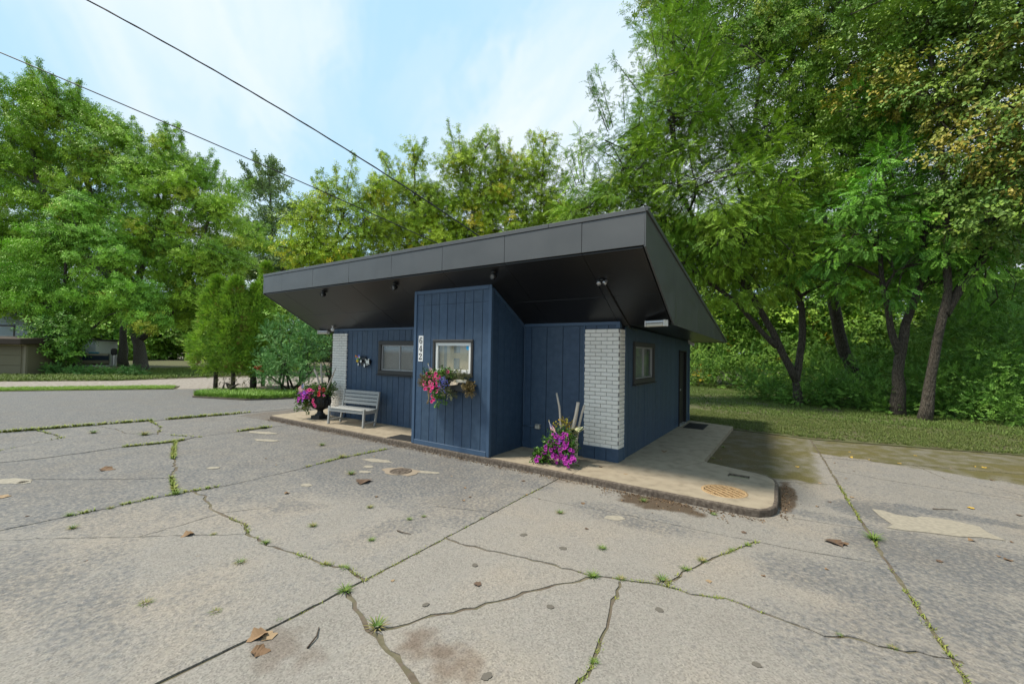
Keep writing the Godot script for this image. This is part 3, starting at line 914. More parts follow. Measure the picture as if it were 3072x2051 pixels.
# brick face: c = centre of the face, w x h, along u; every brick a piece
func brick_face(parent: Node, org: Vector3, along: Vector3, out: Vector3, w: float, y0: float, y1: float, unit := 0.2045, course := 0.0677, shift := 0.0):
	var n := int(round((y1 - y0) / course))
	var ch := (y1 - y0) / n
	var j := 0.009
	for r in n:
		var off := (unit / 2.0 if r % 2 else 0.0) + shift
		var u := -off
		while u < w - 0.012:
			var a := maxf(u, 0.0) + (j / 2.0 if u > 0.0 else 0.0)
			var b := minf(u + unit, w) - (j / 2.0 if u + unit < w else 0.0)
			u += unit
			if b - a < 0.012: continue
			var size := Vector3(b - a, ch - j, 0.05)
			var bs := Basis(along, Vector3.UP, out)
			var at := org + along * ((a + b) / 2.0) + Vector3(0, y0 + ch * (r + 0.5), 0) + out * (-0.025 + rng.randf_range(-0.0015, 0.0025))
			mi("brick", bevel(Vector3(snappedf(size.x, 0.004), size.y, size.z), 0.004), M["brick%d" % rng.randi_range(0, 3)], parent, Transform3D(bs * Basis(Vector3(0, 0, 1), rng.randf_range(-0.004, 0.004)), at))

# window in its own frame: x along, y up, z out; o is the lower left corner of the opening
func window(parent: Node, called: String, xf: Transform3D, w: float, h: float, casing: float, proud: float, sash: Material, sash_w: float, mullions: Array, back: Material, label := "") -> Node3D:
	var o := Node3D.new()
	o.name = called
	parent.add_child(o, true)
	o.transform = xf
	if label: o.set_meta("label", label)
	for e in [[w / 2, -casing / 2, w + casing * 2, casing], [w / 2, h + casing / 2, w + casing * 2, casing]]:
		boxpart("casing", Vector3(e[0], e[1], proud / 2 - 0.01), Vector3(e[2], e[3], proud + 0.02), M.frame, o, 0.006)
	for e in [-casing / 2, w + casing / 2]:
		boxpart("casing", Vector3(e, h / 2, proud / 2 - 0.0125), Vector3(casing, h - 0.002, proud + 0.015), M.frame, o, 0.006)
	if casing > 0.06:
		boxpart("sill", Vector3(w / 2, -casing - 0.012, proud / 2 + 0.008), Vector3(w + casing * 2 + 0.04, 0.022, proud + 0.05), M.frame, o, 0.005)
	var d := -0.02
	for e in [[w / 2, sash_w / 2, w - 0.002, sash_w], [w / 2, h - sash_w / 2, w - 0.002, sash_w]]:
		boxpart("sash", Vector3(e[0], e[1], d), Vector3(e[2], e[3], 0.04), sash, o, 0.004)
	for e in [sash_w / 2, w - sash_w / 2]:
		boxpart("sash", Vector3(e, h / 2, d - 0.001), Vector3(sash_w, h - sash_w * 2 - 0.001, 0.038), sash, o, 0.004)
	for m in mullions:
		boxpart("mullion", Vector3(m, h / 2, d - 0.002), Vector3(0.03, h - sash_w * 2 - 0.002, 0.034), sash, o, 0.004)
	mi("pane", bevel(Vector3(w - sash_w * 1.9, h - sash_w * 1.9, 0.006), 0.001), M.glass, o, Transform3D(Basis.IDENTITY, Vector3(w / 2, h / 2, d - 0.006)))
	if back:
		mi("shade", bevel(Vector3(w - 0.01, h - 0.01, 0.01), 0.002), back, o, Transform3D(Basis.IDENTITY, Vector3(w / 2, h / 2, d - 0.10)))
	return o

func build_building():
	var B := thing("roadside_building", "navy blue sided stand with white brick piers and upswept black roof", "building", Vector3(0, 0, 0))
	var F := Vector3(0, 0, 1)
	var X := Vector3(1, 0, 0)
	var wt := soffit_y(ZW) + 0.01
	# ---- front wall left of the bay and right of it
	siding(B, Vector3(-9.93, 0, ZW), X, F, 3.74, PAD, wt, wt, 0.2035, [[1.39, 1.40, 2.60, 2.03]], 0.0)
	siding(B, Vector3(-4.33, 0, ZW), X, F, 1.27, PAD, wt, wt, 0.335, [], -0.17)
	siding(B, Vector3(-6.19, 0, ZW), X, F, 1.86, PAD, wt, wt, 0.2, [], 0.0, false)
	# ---- piers: sided base and head, brick between
	for pr in [[XL, 0.63], [-3.05, 0.63]]:
		var x0: float = pr[0]
		siding(B, Vector3(x0, 0, ZW + 0.04), X, F, pr[1], PAD, 0.30, 0.30, 0.21, [], 0.0)
		siding(B, Vector3(x0, 0, ZW), X, F, pr[1], 2.33, wt, wt, 0.21, [], 0.0)
		boxpart("pier_core", Vector3(x0 + pr[1] / 2, 1.315, ZW - 0.055), Vector3(pr[1] - 0.016, 2.03, 0.15), M.mortar, B, 0.004)
		brick_face(B, Vector3(x0, 0, ZW + 0.035), X, F, pr[1], 0.30, 2.33, 0.2045, 0.0677, 0.0 if x0 < -5 else 0.1)
		boxpart("trim", Vector3(x0 + pr[1] / 2, 0.30, ZW + 0.02), Vector3(pr[1] + 0.01, 0.018, 0.07), M.trim, B, 0.004)
	# brick return round the right corner and the blue corner base below it
	brick_face(B, Vector3(XR + 0.005, 0, ZW - 0.015), Vector3(0, 0, -1), X, 0.24, 0.30, 2.33, 0.2045, 0.0677, 0.1)
	boxpart("corner_base", Vector3(XR - 0.02, 0.19, ZW - 0.1), Vector3(0.05, 0.21, 0.26), M.trim, B, 0.005)
	boxpart("corner_board", Vector3(XR - 0.03, 2.40, ZW - 0.02), Vector3(0.07, 0.11, 0.09), M.trim, B, 0.005)
	# ---- bay
	var bt := soffit_y(ZB) + 0.005
	siding(B, Vector3(-6.21, 0, ZB), X, F, 1.87, PAD, bt, bt, 0.2075, [[0.56, 1.50, 1.44, 2.06]], 0.02)
	siding(B, Vector3(-4.34, 0, ZB - 0.005), Vector3(0, 0, -1), X, absf(ZW - ZB) - 0.01, PAD, soffit_y(ZB) - 0.01, soffit_y(ZW) - 0.005, 0.2, [], 0.02)
	siding(B, Vector3(-6.21, 0, ZW + 0.005), Vector3(0, 0, 1), -X, absf(ZW - ZB) - 0.01, PAD, soffit_y(ZW) - 0.005, soffit_y(ZB) - 0.01, 0.2, [], 0.02)
	for e in [[-6.195, 0.07], [-4.355, 0.06]]:
		boxpart("corner_board", Vector3(e[0], (PAD + bt) / 2, ZB + 0.010), Vector3(e[1], bt - PAD - 0.01, 0.02), M.trim, B, 0.004)
	boxpart("corner_board", Vector3(-4.330, (PAD + bt) / 2 - 0.03, ZB - 0.012), Vector3(0.02, bt - PAD - 0.07, 0.06), M.trim, B, 0.004)
	boxpart("head_trim", Vector3(-5.275, bt - 0.04, ZB + 0.0095), Vector3(1.768, 0.07, 0.019), M.trim, B, 0.004)
	boxpart("base_trim", Vector3(-5.275, PAD + 0.045, ZB + 0.0095), Vector3(1.768, 0.09, 0.019), M.trim, B, 0.004)
	# sheet joint across the bay boards near the top
	var jy := 2.78
	boxpart("sheet_joint", Vector3(-5.275, jy, ZB + 0.0015), Vector3(1.76, 0.006, 0.004), M.groove, B, 0.001)
	# sloped head trim up the side of the bay
	var st := stt()
	hexa(st, [Vector3(-4.34, soffit_y(ZB) - 0.10, ZB - 0.04), Vector3(-4.322, soffit_y(ZB) - 0.10, ZB - 0.04), Vector3(-4.322, soffit_y(ZW) - 0.075, ZW + 0.005), Vector3(-4.34, soffit_y(ZW) - 0.075, ZW + 0.005),
		Vector3(-4.34, soffit_y(ZB) - 0.045, ZB - 0.04), Vector3(-4.322, soffit_y(ZB) - 0.045, ZB - 0.04), Vector3(-4.322, soffit_y(ZW) - 0.01, ZW + 0.005), Vector3(-4.34, soffit_y(ZW) - 0.01, ZW + 0.005)])
	mi("head_trim", fin(st), M.trim, B)
	# ---- head trim of the front wall
	for e in [[XL, -6.22], [-4.32, XR + 0.005]]:
		boxpart("head_trim", Vector3((e[0] + e[1]) / 2, wt - 0.035, ZW + 0.012), Vector3(e[1] - e[0], 0.06, 0.022), M.trim, B, 0.004)
	boxpart("corner_board", Vector3(-9.945, 1.27, ZW + 0.006), Vector3(0.03, 2.36, 0.03), M.trim, B, 0.004)
	boxpart("corner_board", Vector3(-3.068, 1.27, ZW + 0.006), Vector3(0.03, 2.36, 0.03), M.trim, B, 0.004)
	boxpart("corner_board", Vector3(-4.315, 1.27, ZW + 0.010), Vector3(0.02, 2.34, 0.02), M.trim, B, 0.004)
	# ---- right side wall, back wall, left wall
	var sl := absf(ZK - ZW) - 0.24
	siding(B, Vector3(XR - 0.012, 0, ZW - 0.24), Vector3(0, 0, -1), X, sl, PAD, 2.40, 2.30, 0.2, [[0.58, 1.44, 1.78, 2.05], [4.24, PAD, 5.06, 2.01]], 0.05)
	siding(B, Vector3(XL + 0.012, 0, ZK), Vector3(0, 0, 1), -X, absf(ZK - ZW) - 0.13, PAD, 2.30, 2.42, 0.2, [], 0.0)
	siding(B, Vector3(XR - 0.02, 0, ZK), -X, -F, XR - XL - 0.04, 0.02, 2.33, 2.33, 0.2, [], 0.0, false)
	boxpart("corner_board", Vector3(XR - 0.005, 1.19, ZK + 0.03), Vector3(0.03, 2.2, 0.07), M.trim, B, 0.004)
	boxpart("corner_board", Vector3(XR - 0.003, 1.22, ZW - 0.265), Vector3(0.026, 2.3, 0.05), M.trim, B, 0.004)
	# floor inside so that daylight only enters by the windows
	boxpart("floor", Vector3((XL + XR) / 2, 0.05, (ZW + ZK) / 2), Vector3(XR - XL - 0.3, 0.06, absf(ZK - ZW) - 0.3), M.groove, B, 0.005)
	# ---- windows
	var w1 := window(B, "window", Transform3D(Basis.IDENTITY, Vector3(-5.65, 1.50, ZB)), 0.88, 0.56, 0.052, 0.03, M.vinyl, 0.06, [], pl(Color(0.46, 0.39, 0.25), 0.9), "white framed window with a round blue sticker")
	for e in [[0.13, 0.28, 0.07, 0.5], [0.42, 0.44, 0.15, 0.14], [0.41, 0.17, 0.14, 0.2]]: boxpart("inner_panel", Vector3(e[0] + 0.03, e[1], -0.112), Vector3(e[2], e[3], 0.004), pl(Color(0.20, 0.225, 0.21), 0.8), w1, 0.001)
	var disc := CylinderMesh.new(); disc.top_radius = 0.045; disc.bottom_radius = 0.045; disc.height = 0.004; disc.radial_segments = 20
	mi("sticker", disc, pl(Color(0.02, 0.33, 0.62), 0.5), w1, Transform3D(Basis(X, PI / 2), Vector3(0.79, 0.47, -0.02)))
	window(B, "window", Transform3D(Basis.IDENTITY, Vector3(-9.93 + 1.39, 1.40, ZW)), 1.21, 0.63, 0.1, 0.035, M.alu, 0.028, [0.66], M.curtain, "dark framed sliding window beside the bay")
	window(B, "window", Transform3D(Basis(Vector3(0, 0, -1), Vector3.UP, X), Vector3(XR - 0.012, 1.44, ZW - 0.24 - 0.58)), 1.20, 0.61, 0.09, 0.035, M.alu, 0.028, [0.62], M.blind, "side window with pale shade")
	# ---- door
	var dr := Node3D.new(); dr.name = "door"; B.add_child(dr, true); dr.set_meta("label", "plain black side door")
	dr.position = Vector3(XR - 0.05, PAD, ZW - 0.24 - 4.65)
	boxpart("panel", Vector3(-0.02, 0.96, 0), Vector3(0.04, 1.9, 0.76), M.door, dr, 0.005)
	for e in [-0.395, 0.395]: boxpart("jamb", Vector3(0.02, 0.96, e), Vector3(0.09, 1.92, 0.03), M.door, dr, 0.004)
	boxpart("jamb", Vector3(0.02, 1.935, 0), Vector3(0.09, 0.03, 0.82), M.door, dr, 0.004)
	boxpart("threshold", Vector3(0.03, 0.012, 0), Vector3(0.13, 0.022, 0.80), M.alu, dr, 0.004)
	var kn := SphereMesh.new(); kn.radius = 0.028; kn.height = 0.05; kn.radial_segments = 12; kn.rings = 6
	mi("knob", kn, M.metal, dr, Transform3D(Basis.IDENTITY, Vector3(0.05, 0.93, 0.30)))
	# ---- roof
	var RX0 := -11.40
	var RX1 := -1.58
	var core := stt()
	var prof := [Vector2(-5.42, 3.32), Vector2(-5.42, 3.775), Vector2(-13.33, 2.32), Vector2(-13.33, 2.305), Vector2(-7.0, 2.425)]
	var cm := PackedVector2Array()
	for p in prof: cm.append(Vector2(-p.x, p.y))
	var cmesh := plate(cm, RX1 - RX0 - 0.06)
	mi("roof_core", cmesh, M.soffit, B, Transform3D(Basis(Vector3(0, 0, -1), Vector3.UP, X), Vector3(RX1 - 0.03, 0, 0)))
	st = stt()
	hexa(st, [Vector3(RX0 - 0.01, 3.783, -5.385), Vector3(RX1 + 0.01, 3.783, -5.385), Vector3(RX1 + 0.01, 2.332, -13.36), Vector3(RX0 - 0.01, 2.332, -13.36),
		Vector3(RX0 - 0.01, 3.80, -5.385), Vector3(RX1 + 0.01, 3.80, -5.385), Vector3(RX1 + 0.01, 2.349, -13.36), Vector3(RX0 - 0.01, 2.349, -13.36)])
	mi("roof_sheet", fin(st), M.roof, B)
	# fascia panels
	var seams := [RX0, -10.49, -9.15, -7.80, -6.46, -5.123, -3.79, -2.463, RX1]
	for i in 8:
		var a: float = seams[i] + 0.002
		var b: float = seams[i + 1] - 0.002
		boxpart("fascia_panel", Vector3((a + b) / 2, 3.523, -5.403), Vector3(b - a, 0.426, 0.02), M.fascia, B, 0.003, Basis(Vector3.UP, rng.randf_range(-0.003, 0.003)) * Basis(X, rng.randf_range(-0.008, 0.006)))
		# drip edge above, in lengths
	for e in [[RX0 - 0.012, -8.0], [-7.996, -5.5], [-5.496, -3.0], [-2.996, RX1 + 0.012]]:
		boxpart("drip_edge", Vector3((e[0] + e[1]) / 2, 3.772, -5.398), Vector3(e[1] - e[0], 0.062, 0.03), M.fascia, B, 0.004)
	# soffit panels, two rows
	var zs := [-5.42, -6.28, -7.0]
	for r in 2:
		for i in 8:
			var a: float = (RX0 + 0.03 if i == 0 else seams[i] + (0.66 if i < 8 else 0.0) - 0.66) + 0.003
			var b: float = (RX1 - 0.03 if i == 7 else seams[i + 1]) - 0.003
			var za: float = zs[r] - 0.003
			var zb: float = zs[r + 1] + 0.003
			var s := stt()
			var dn := Vector3(0, -0.009 - rng.randf_range(0.0, 0.003), 0)
			hexa(s, [Vector3(a, soffit_y(za), za) + dn, Vector3(b, soffit_y(za), za) + dn, Vector3(b, soffit_y(zb), zb) + dn, Vector3(a, soffit_y(zb), zb) + dn,
				Vector3(a, soffit_y(za) + 0.002, za), Vector3(b, soffit_y(za) + 0.002, za), Vector3(b, soffit_y(zb) + 0.002, zb), Vector3(a, soffit_y(zb) + 0.002, zb)])
			mi("soffit_panel", fin(s), M.soffit, B)
	# side fascias: upright sheets cut to the roof's profile
	var low := func(z: float) -> float:
		return soffit_y(z) - 0.02 if z > -6.98 else lerpf(2.385, 2.285, (z + 6.98) / (-13.35 + 6.98))
	var high := func(z: float) -> float: return 3.80 - 0.1832 * (-5.39 - z)
	for side in [[RX1, 1.0], [RX0, -1.0]]:
		var zz := [-5.394, -6.98, -8.25, -9.5, -10.75, -12.05, -13.345]
		for i in zz.size() - 1:
			var za: float = zz[i] - 0.002
			var zb: float = zz[i + 1] + 0.002
			var x1: float = side[0] + 0.012 * side[1]
			var x0: float = side[0] - 0.012 * side[1] + rng.randf_range(-0.002, 0.002)
			var s := stt()
			hexa(s, [Vector3(x0, low.call(za), za), Vector3(x1, low.call(za), za), Vector3(x1, low.call(zb), zb), Vector3(x0, low.call(zb), zb),
				Vector3(x0, high.call(za) - 0.03, za), Vector3(x1, high.call(za) - 0.03, za), Vector3(x1, high.call(zb) - 0.03, zb), Vector3(x0, high.call(zb) - 0.03, zb)])
			mi("side_fascia_panel", fin(s), M.fascia, B)
		var s2 := stt()
		var xe: float = side[0] + 0.016 * side[1]
		hexa(s2, [Vector3(xe - 0.016, high.call(-5.38) - 0.05, -5.39), Vector3(xe + 0.016, high.call(-5.38) - 0.05, -5.39), Vector3(xe + 0.016, high.call(-13.35) - 0.05, -13.35), Vector3(xe - 0.016, high.call(-13.35) - 0.05, -13.35),
			Vector3(xe - 0.016, high.call(-5.38) + 0.008, -5.39), Vector3(xe + 0.016, high.call(-5.38) + 0.008, -5.39), Vector3(xe + 0.016, high.call(-13.35) + 0.008, -13.35), Vector3(xe - 0.016, high.call(-13.35) + 0.008, -13.35)])
		mi("drip_edge", fin(s2), M.fascia, B)
	boxpart("fascia_panel", Vector3((RX0 + RX1) / 2, 2.32, -13.36), Vector3(RX1 - RX0, 0.06, 0.02), M.fascia, B, 0.003)

func spot(x: float, z: float, label: String):
	var t := thing("eave_spotlight", label, "light", Vector3(x, soffit_y(z) - 0.012, z), 0.0, "spotlights under the eave")
	t.scale = Vector3.ONE * 0.8
	mi("mount", lathe([Vector2(0, 0.012), Vector2(0.05, 0.012), Vector2(0.05, -0.02), Vector2(0.015, -0.03), Vector2(0.015, -0.05), Vector2(0, -0.05)], 14), M.black, t)
	var hd := mi("head", lathe([Vector2(0, -0.06), Vector2(0.05, -0.055), Vector2(0.062, -0.02), Vector2(0.062, 0.06), Vector2(0.05, 0.062), Vector2(0.046, 0.045), Vector2(0, 0.045)], 16), M.black, t, Transform3D(Basis(Vector3(1, 0, 0), 1.9), Vector3(0, -0.085, 0.0)))
	mi("lens", lathe([Vector2(0, 0.05), Vector2(0.044, 0.047)], 14), pl(Color(0.12, 0.12, 0.12), 0.15), hd)

func build_fittings():
	spot(-8.952, -5.545, "left spotlight under the front eave")
	spot(-6.539, -5.555, "middle spotlight under the front eave, left of the bay")
	spot(-4.103, -5.54, "spotlight under the front eave, right of the bay")
	# camera on the right soffit with its conduit
	var y := soffit_y(-5.916)
	var t := thing("security_light", "small silvery twin lamp under the right soffit", "light", Vector3(-2.36, y - 0.012, -5.916))
	t.scale = Vector3.ONE * 0.72
	mi("mount", lathe([Vector2(0, 0.014), Vector2(0.055, 0.014), Vector2(0.055, -0.02), Vector2(0, -0.025)], 14), M.black, t)
	for s in [-1.0, 1.0]:
		var h := mi("lamp_head", lathe([Vector2(0, -0.09), Vector2(0.03, -0.085), Vector2(0.036, -0.04), Vector2(0.052, 0.0), Vector2(0.048, 0.02), Vector2(0, 0.026)], 14), M.metal, t, Transform3D(Basis(Vector3(0, 0, 1), PI - s * 0.55) * Basis(Vector3(1, 0, 0), 0.6), Vector3(s * 0.06, -0.07, 0.03)))
		h.set_meta("label", "")
		h.remove_meta("label")
	var cs := stt()
	var cp := []
	for k in 9:
		var z := lerpf(-5.96, -6.99, k / 8.0)
		cp.append(Vector3(lerpf(-2.35, -2.30, k / 8.0), soffit_y(z) - 0.026, z))
	cp.append(Vector3(-2.295, soffit_y(-7.0) - 0.05, -7.03)); cp.append(Vector3(-2.29, soffit_y(-7.0) - 0.06, -7.4))
	var cr := []
	for k in cp.size(): cr.append(0.012)
	tube(cs, cp, cr, 8)
	tag(mi("conduit", fin(cs), M.black), "black conduit running down the right soffit to the wall", "conduit")
	# wide flood lamps at both roof corners
	for e in [[-1.80, -6.80, 2.43, "white wrap lamp under the right roof corner"], [-11.1, -6.92, 2.41, "white wrap lamp under the left roof corner"]]:
		var f := thing("eave_lamp", e[3], "light", Vector3(e[0], e[2], e[1]), -0.35 if e[0] > -5 else 0.2, "lamps under the roof corners")
		boxpart("housing", Vector3(0, -0.005, 0), Vector3(0.34, 0.05, 0.11), M.metal, f, 0.012)
		boxpart("diffuser", Vector3(0, -0.055, 0), Vector3(0.32, 0.05, 0.10), M.lens, f, 0.016)
		for s in [-0.172, 0.172]: boxpart("end_cap", Vector3(s, -0.03, 0), Vector3(0.012, 0.1, 0.115), M.white, f, 0.004)
	var cb := thing("globe_camera", "small white globe camera at the left end of the front wall", "camera", Vector3(-10.42, soffit_y(-6.76) - 0.012, -6.76))
	mi("bracket", lathe([Vector2(0, 0.02), Vector2(0.03, 0.018), Vector2(0.03, 0.0), Vector2(0.012, -0.01), Vector2(0.012, -0.04), Vector2(0, -0.04)], 12), M.white, cb)
	mi("globe", lathe([Vector2(0, -0.125), Vector2(0.03, -0.118), Vector2(0.046, -0.1), Vector2(0.05, -0.08), Vector2(0.042, -0.055), Vector2(0.02, -0.038), Vector2(0, -0.036)], 16), M.white, cb)
	var sc := thing("side_camera", "white camera under the right eave beside the door", "camera", Vector3(-2.38, 2.33, -12.35))
	boxpart("bracket", Vector3(0, -0.02, 0), Vector3(0.05, 0.06, 0.05), M.white, sc, 0.01)
	mi("body", lathe([Vector2(0, 0), Vector2(0.035, 0.0), Vector2(0.04, 0.03), Vector2(0.04, 0.15), Vector2(0, 0.155)], 14), M.white, sc, Transform3D(Basis(Vector3(0, 0, 1), -2.0), Vector3(0.0, -0.06, 0)))
	# house number
	var hn := thing("house_number", "white upright house number plate reading 642", "sign", Vector3(-6.035, 1.94, ZB + 0.004))
	boxpart("plate", Vector3.ZERO, Vector3(0.128, 0.50, 0.012), M.white, hn, 0.003)
	var fnt := SystemFont.new()
	fnt.font_names = PackedStringArray(["Droid Serif"])
	fnt.font_weight = 700
	fnt.font_italic = true
	for k in 3:
		var tm := TextMesh.new()
		tm.text = "642"[k]
		tm.font = fnt
		tm.font_size = 64
		tm.pixel_size = 0.0027
		tm.depth = 0.004
		var dg := mi("digit", tm, M.black, hn, Transform3D(Basis.IDENTITY.scaled(Vector3(0.95, 1.0, 1.0)), Vector3(0.0, 0.155 - 0.155 * k, 0.0075)))
		dg.set_meta("label", "black numeral %s" % "642"[k])
	# outlet
	var ou := thing("outlet_box", "beige weatherproof outlet box low on the blue wall", "outlet", Vector3(-3.985, 0.51, ZW + 0.001))
	boxpart("box", Vector3(0, 0, 0.03), Vector3(0.10, 0.075, 0.06), pl(Color(0.42, 0.41, 0.36), 0.6), ou, 0.008)
	boxpart("lid", Vector3(0.02, 0.046, 0.045), Vector3(0.09, 0.012, 0.08), pl(Color(0.36, 0.36, 0.33), 0.5), ou, 0.004)
	mi("pipe", tubemesh([Vector3(-0.34, 0.0, 0.02), Vector3(-0.05, 0.0, 0.02)], [0.011, 0.011]), M.trim, ou)
	# mats
	var mt := func(at: Vector3, sz: Vector3, turn: float, label: String):
		var d := thing("door_mat", label, "mat", at, turn)
		boxpart("base", Vector3(0, 0.005, 0), sz, M.rubber, d, 0.004)
		for k in 9: boxpart("rib", Vector3(0, 0.0125, lerpf(-sz.z * 0.44, sz.z * 0.44, k / 8.0)), Vector3(sz.x * 0.94, 0.005, sz.z * 0.05), M.rubber, d, 0.002)
	mt.call(Vector3(-2.07, PAD, -11.72), Vector3(0.48, 0.01, 0.92), 0.02, "black rubber mat before the side door")
	mt.call(Vector3(-6.62, PAD, -6.05), Vector3(0.75, 0.01, 0.42), 0.06, "thin dark mat on the walk left of the bay")

func build_wall_car():
	var t := thing("wall_car", "black toy roadster wall ornament carrying bright flowers", "ornament", Vector3(-9.18, 1.60, ZW + 0.008))
	var bk := pl(Color(0.010, 0.010, 0.012), 0.3)
	mi("body", plate(v2s([-0.17, -0.05, 0.22, -0.07, 0.27, -0.02, 0.24, 0.05, 0.12, 0.06, 0.05, 0.10, -0.06, 0.09, -0.12, 0.05, -0.19, 0.03]), 0.04), bk, t, Transform3D(Basis.IDENTITY, Vector3(0, 0, 0.045)))
	mi("roof", tubemesh([Vector3(-0.08, 0.08, 0.03), Vector3(-0.07, 0.135, 0.03), Vector3(0.06, 0.14, 0.03), Vector3(0.09, 0.08, 0.03)], [0.009, 0.009, 0.009, 0.009], 6), bk, t)
	mi("fender", plate(v2s([-0.06, -0.10, 0.08, -0.09, 0.12, -0.03, 0.07, 0.01, 0.0, -0.02, -0.08, -0.06]), 0.03), bk, t, Transform3D(Basis.IDENTITY, Vector3(0, -0.01, 0.07)))
	mi("grille", bevel(Vector3(0.12, 0.10, 0.02), 0.008), M.chrome, t, Transform3D(Basis(Vector3(0, 0, 1), 0.12), Vector3(0.185, -0.01, 0.06)))
	for p in [Vector3(0.12, 0.045, 0.06), Vector3(0.24, 0.06, 0.06)]:
		var s := SphereMesh.new(); s.radius = 0.024; s.height = 0.048; s.radial_segments = 12; s.rings = 6
		mi("headlight", s, M.chrome, t, Transform3D(Basis.IDENTITY, p))
	mi("bumper", tubemesh([Vector3(0.12, -0.085, 0.07), Vector3(0.2, -0.085, 0.085), Vector3(0.29, -0.05, 0.07)], [0.011, 0.011, 0.011], 6), M.chrome, t)
	for w in [[-0.15, -0.08, 0.045, 0.6], [0.10, -0.10, 0.058, 0.6], [-0.045, 0.0, 0.045, 0.95]]:
		var tr := mi("wheel", lathe([Vector2(w[2] * 0.7, 0.012), Vector2(w[2], 0.01), Vector2(w[2], -0.012), Vector2(w[2] * 0.7, -0.012)], 18), bk, t, Transform3D(Basis(Vector3(1, 0, 0), PI / 2).scaled(Vector3(w[3], 1, 1)), Vector3(w[0], w[1], 0.075)))
		mi("whitewall", lathe([Vector2(0, 0.016), Vector2(w[2] * 0.3, 0.016), Vector2(w[2] * 0.8, 0.014)], 18), M.white, tr)
	var cols := [Color(0.75, 0.5, 0.02), Color(0.05, 0.35, 0.6), Color(0.7, 0.12, 0.04), Color(0.15, 0.2, 0.7), Color(0.7, 0.7, 0.7), Color(0.1, 0.4, 0.1), Color(0.8, 0.3, 0.05)]
	for k in 7:
		var q := [[-0.24, 0.02, 0.04], [-0.27, 0.09, 0.03], [-0.22, 0.10, 0.028], [-0.17, 0.135, 0.026], [-0.14, 0.10, 0.022], [-0.19, 0.055, 0.024], [-0.28, 0.13, 0.022]][k] as Array
		mi("flower", flower_mesh(q[2] * 1.3, 5), pl(cols[k], 0.6), t, Transform3D(Basis(Vector3(1, 0, 0), PI / 2), Vector3(q[0], q[1], 0.05 + 0.004 * k)))
		mi("stem", tubemesh([Vector3(q[0], q[1], 0.045), Vector3(-0.13, 0.0, 0.03)], [0.004, 0.005], 5), pl(Color(0.05, 0.2, 0.04)), t)

func build_bench():
	# turned a little away from the wall
	var t := thing("garden_bench", "weathered grey slatted bench without arms on the walk", "bench", Vector3(-8.86, PAD, -6.36), 0.125)
	var L := 1.2
	for s in [-1.0, 1.0]:
		boxpart("leg", Vector3(s * (L / 2 - 0.025), 0.215, 0.22), Vector3(0.05, 0.43, 0.05), M.wood, t, 0.006, Basis(Vector3(1, 0, 0), -0.05))
		boxpart("leg", Vector3(s * (L / 2 - 0.025), 0.40, -0.195), Vector3(0.045, 0.81, 0.05), M.wood, t, 0.006, Basis(Vector3(1, 0, 0), -0.16))
		boxpart("side_rail", Vector3(s * (L / 2 - 0.025), 0.34, 0.02), Vector3(0.032, 0.07, 0.38), M.wood, t, 0.006)
		boxpart("stretcher", Vector3(s * (L / 2 - 0.025), 0.10, 0.03), Vector3(0.028, 0.035, 0.36), M.wood, t, 0.005)
	boxpart("apron", Vector3(0, 0.345, 0.222), Vector3(L - 0.1, 0.07, 0.028), M.wood, t, 0.006)
	for k in 6: boxpart("seat_slat", Vector3(0, 0.392 - 0.013 * sin(PI * k / 5.0), 0.225 - 0.074 * k), Vector3(L - 0.005 if k > 0 else L - 0.11, 0.022, 0.060), M.wood, t, 0.006, Basis(Vector3(1, 0, 0), 0.06 * (k - 2.5) * 0.5))
	for k in 4: boxpart("back_slat", Vector3(0, 0.50 + 0.088 * k, -0.211 - 0.0141 * k), Vector3(L - 0.097, 0.074, 0.024), M.wood, t, 0.006, Basis(Vector3(1, 0, 0), -0.16))

# ---------------------------------------------------------------- flowers and planters
func flower_mesh(r: float, lobes := 5, inner := Color(1, 1, 1), edge := Color(1, 1, 1)) -> ArrayMesh:
	var st := stt()
	var n := lobes * 4
	var ring := func(k: int, q: float, lift: float) -> Vector3:
		var a := TAU * k / n
		var w := 1.0 + 0.12 * cos(a * lobes)
		return Vector3(cos(a) * r * q * w, lift * r + 0.08 * r * sin(a * lobes + 1.0) * q, sin(a) * r * q * w)
	var stop := [[0.0, -0.75, inner * 0.6], [0.16, -0.35, inner * 0.85], [0.55, 0.0, inner], [0.86, 0.08, inner], [1.0, 0.02, edge]]
	for i in stop.size() - 1:
		for k in n:
			var a: Vector3 = ring.call(k, stop[i][0], stop[i][1])
			var b: Vector3 = ring.call(k + 1, stop[i][0], stop[i][1])
			var c: Vector3 = ring.call(k + 1, stop[i + 1][0], stop[i + 1][1])
			var d: Vector3 = ring.call(k, stop[i + 1][0], stop[i + 1][1])
			var ci: Color = stop[i][2]
			var co: Color = stop[i + 1][2]
			if i > 0:
				st.set_color(ci); st.add_vertex(a); st.set_color(ci); st.add_vertex(b); st.set_color(co); st.add_vertex(c)
			st.set_color(ci); st.add_vertex(a); st.set_color(co); st.add_vertex(c); st.set_color(co); st.add_vertex(d)
	return fin(st)

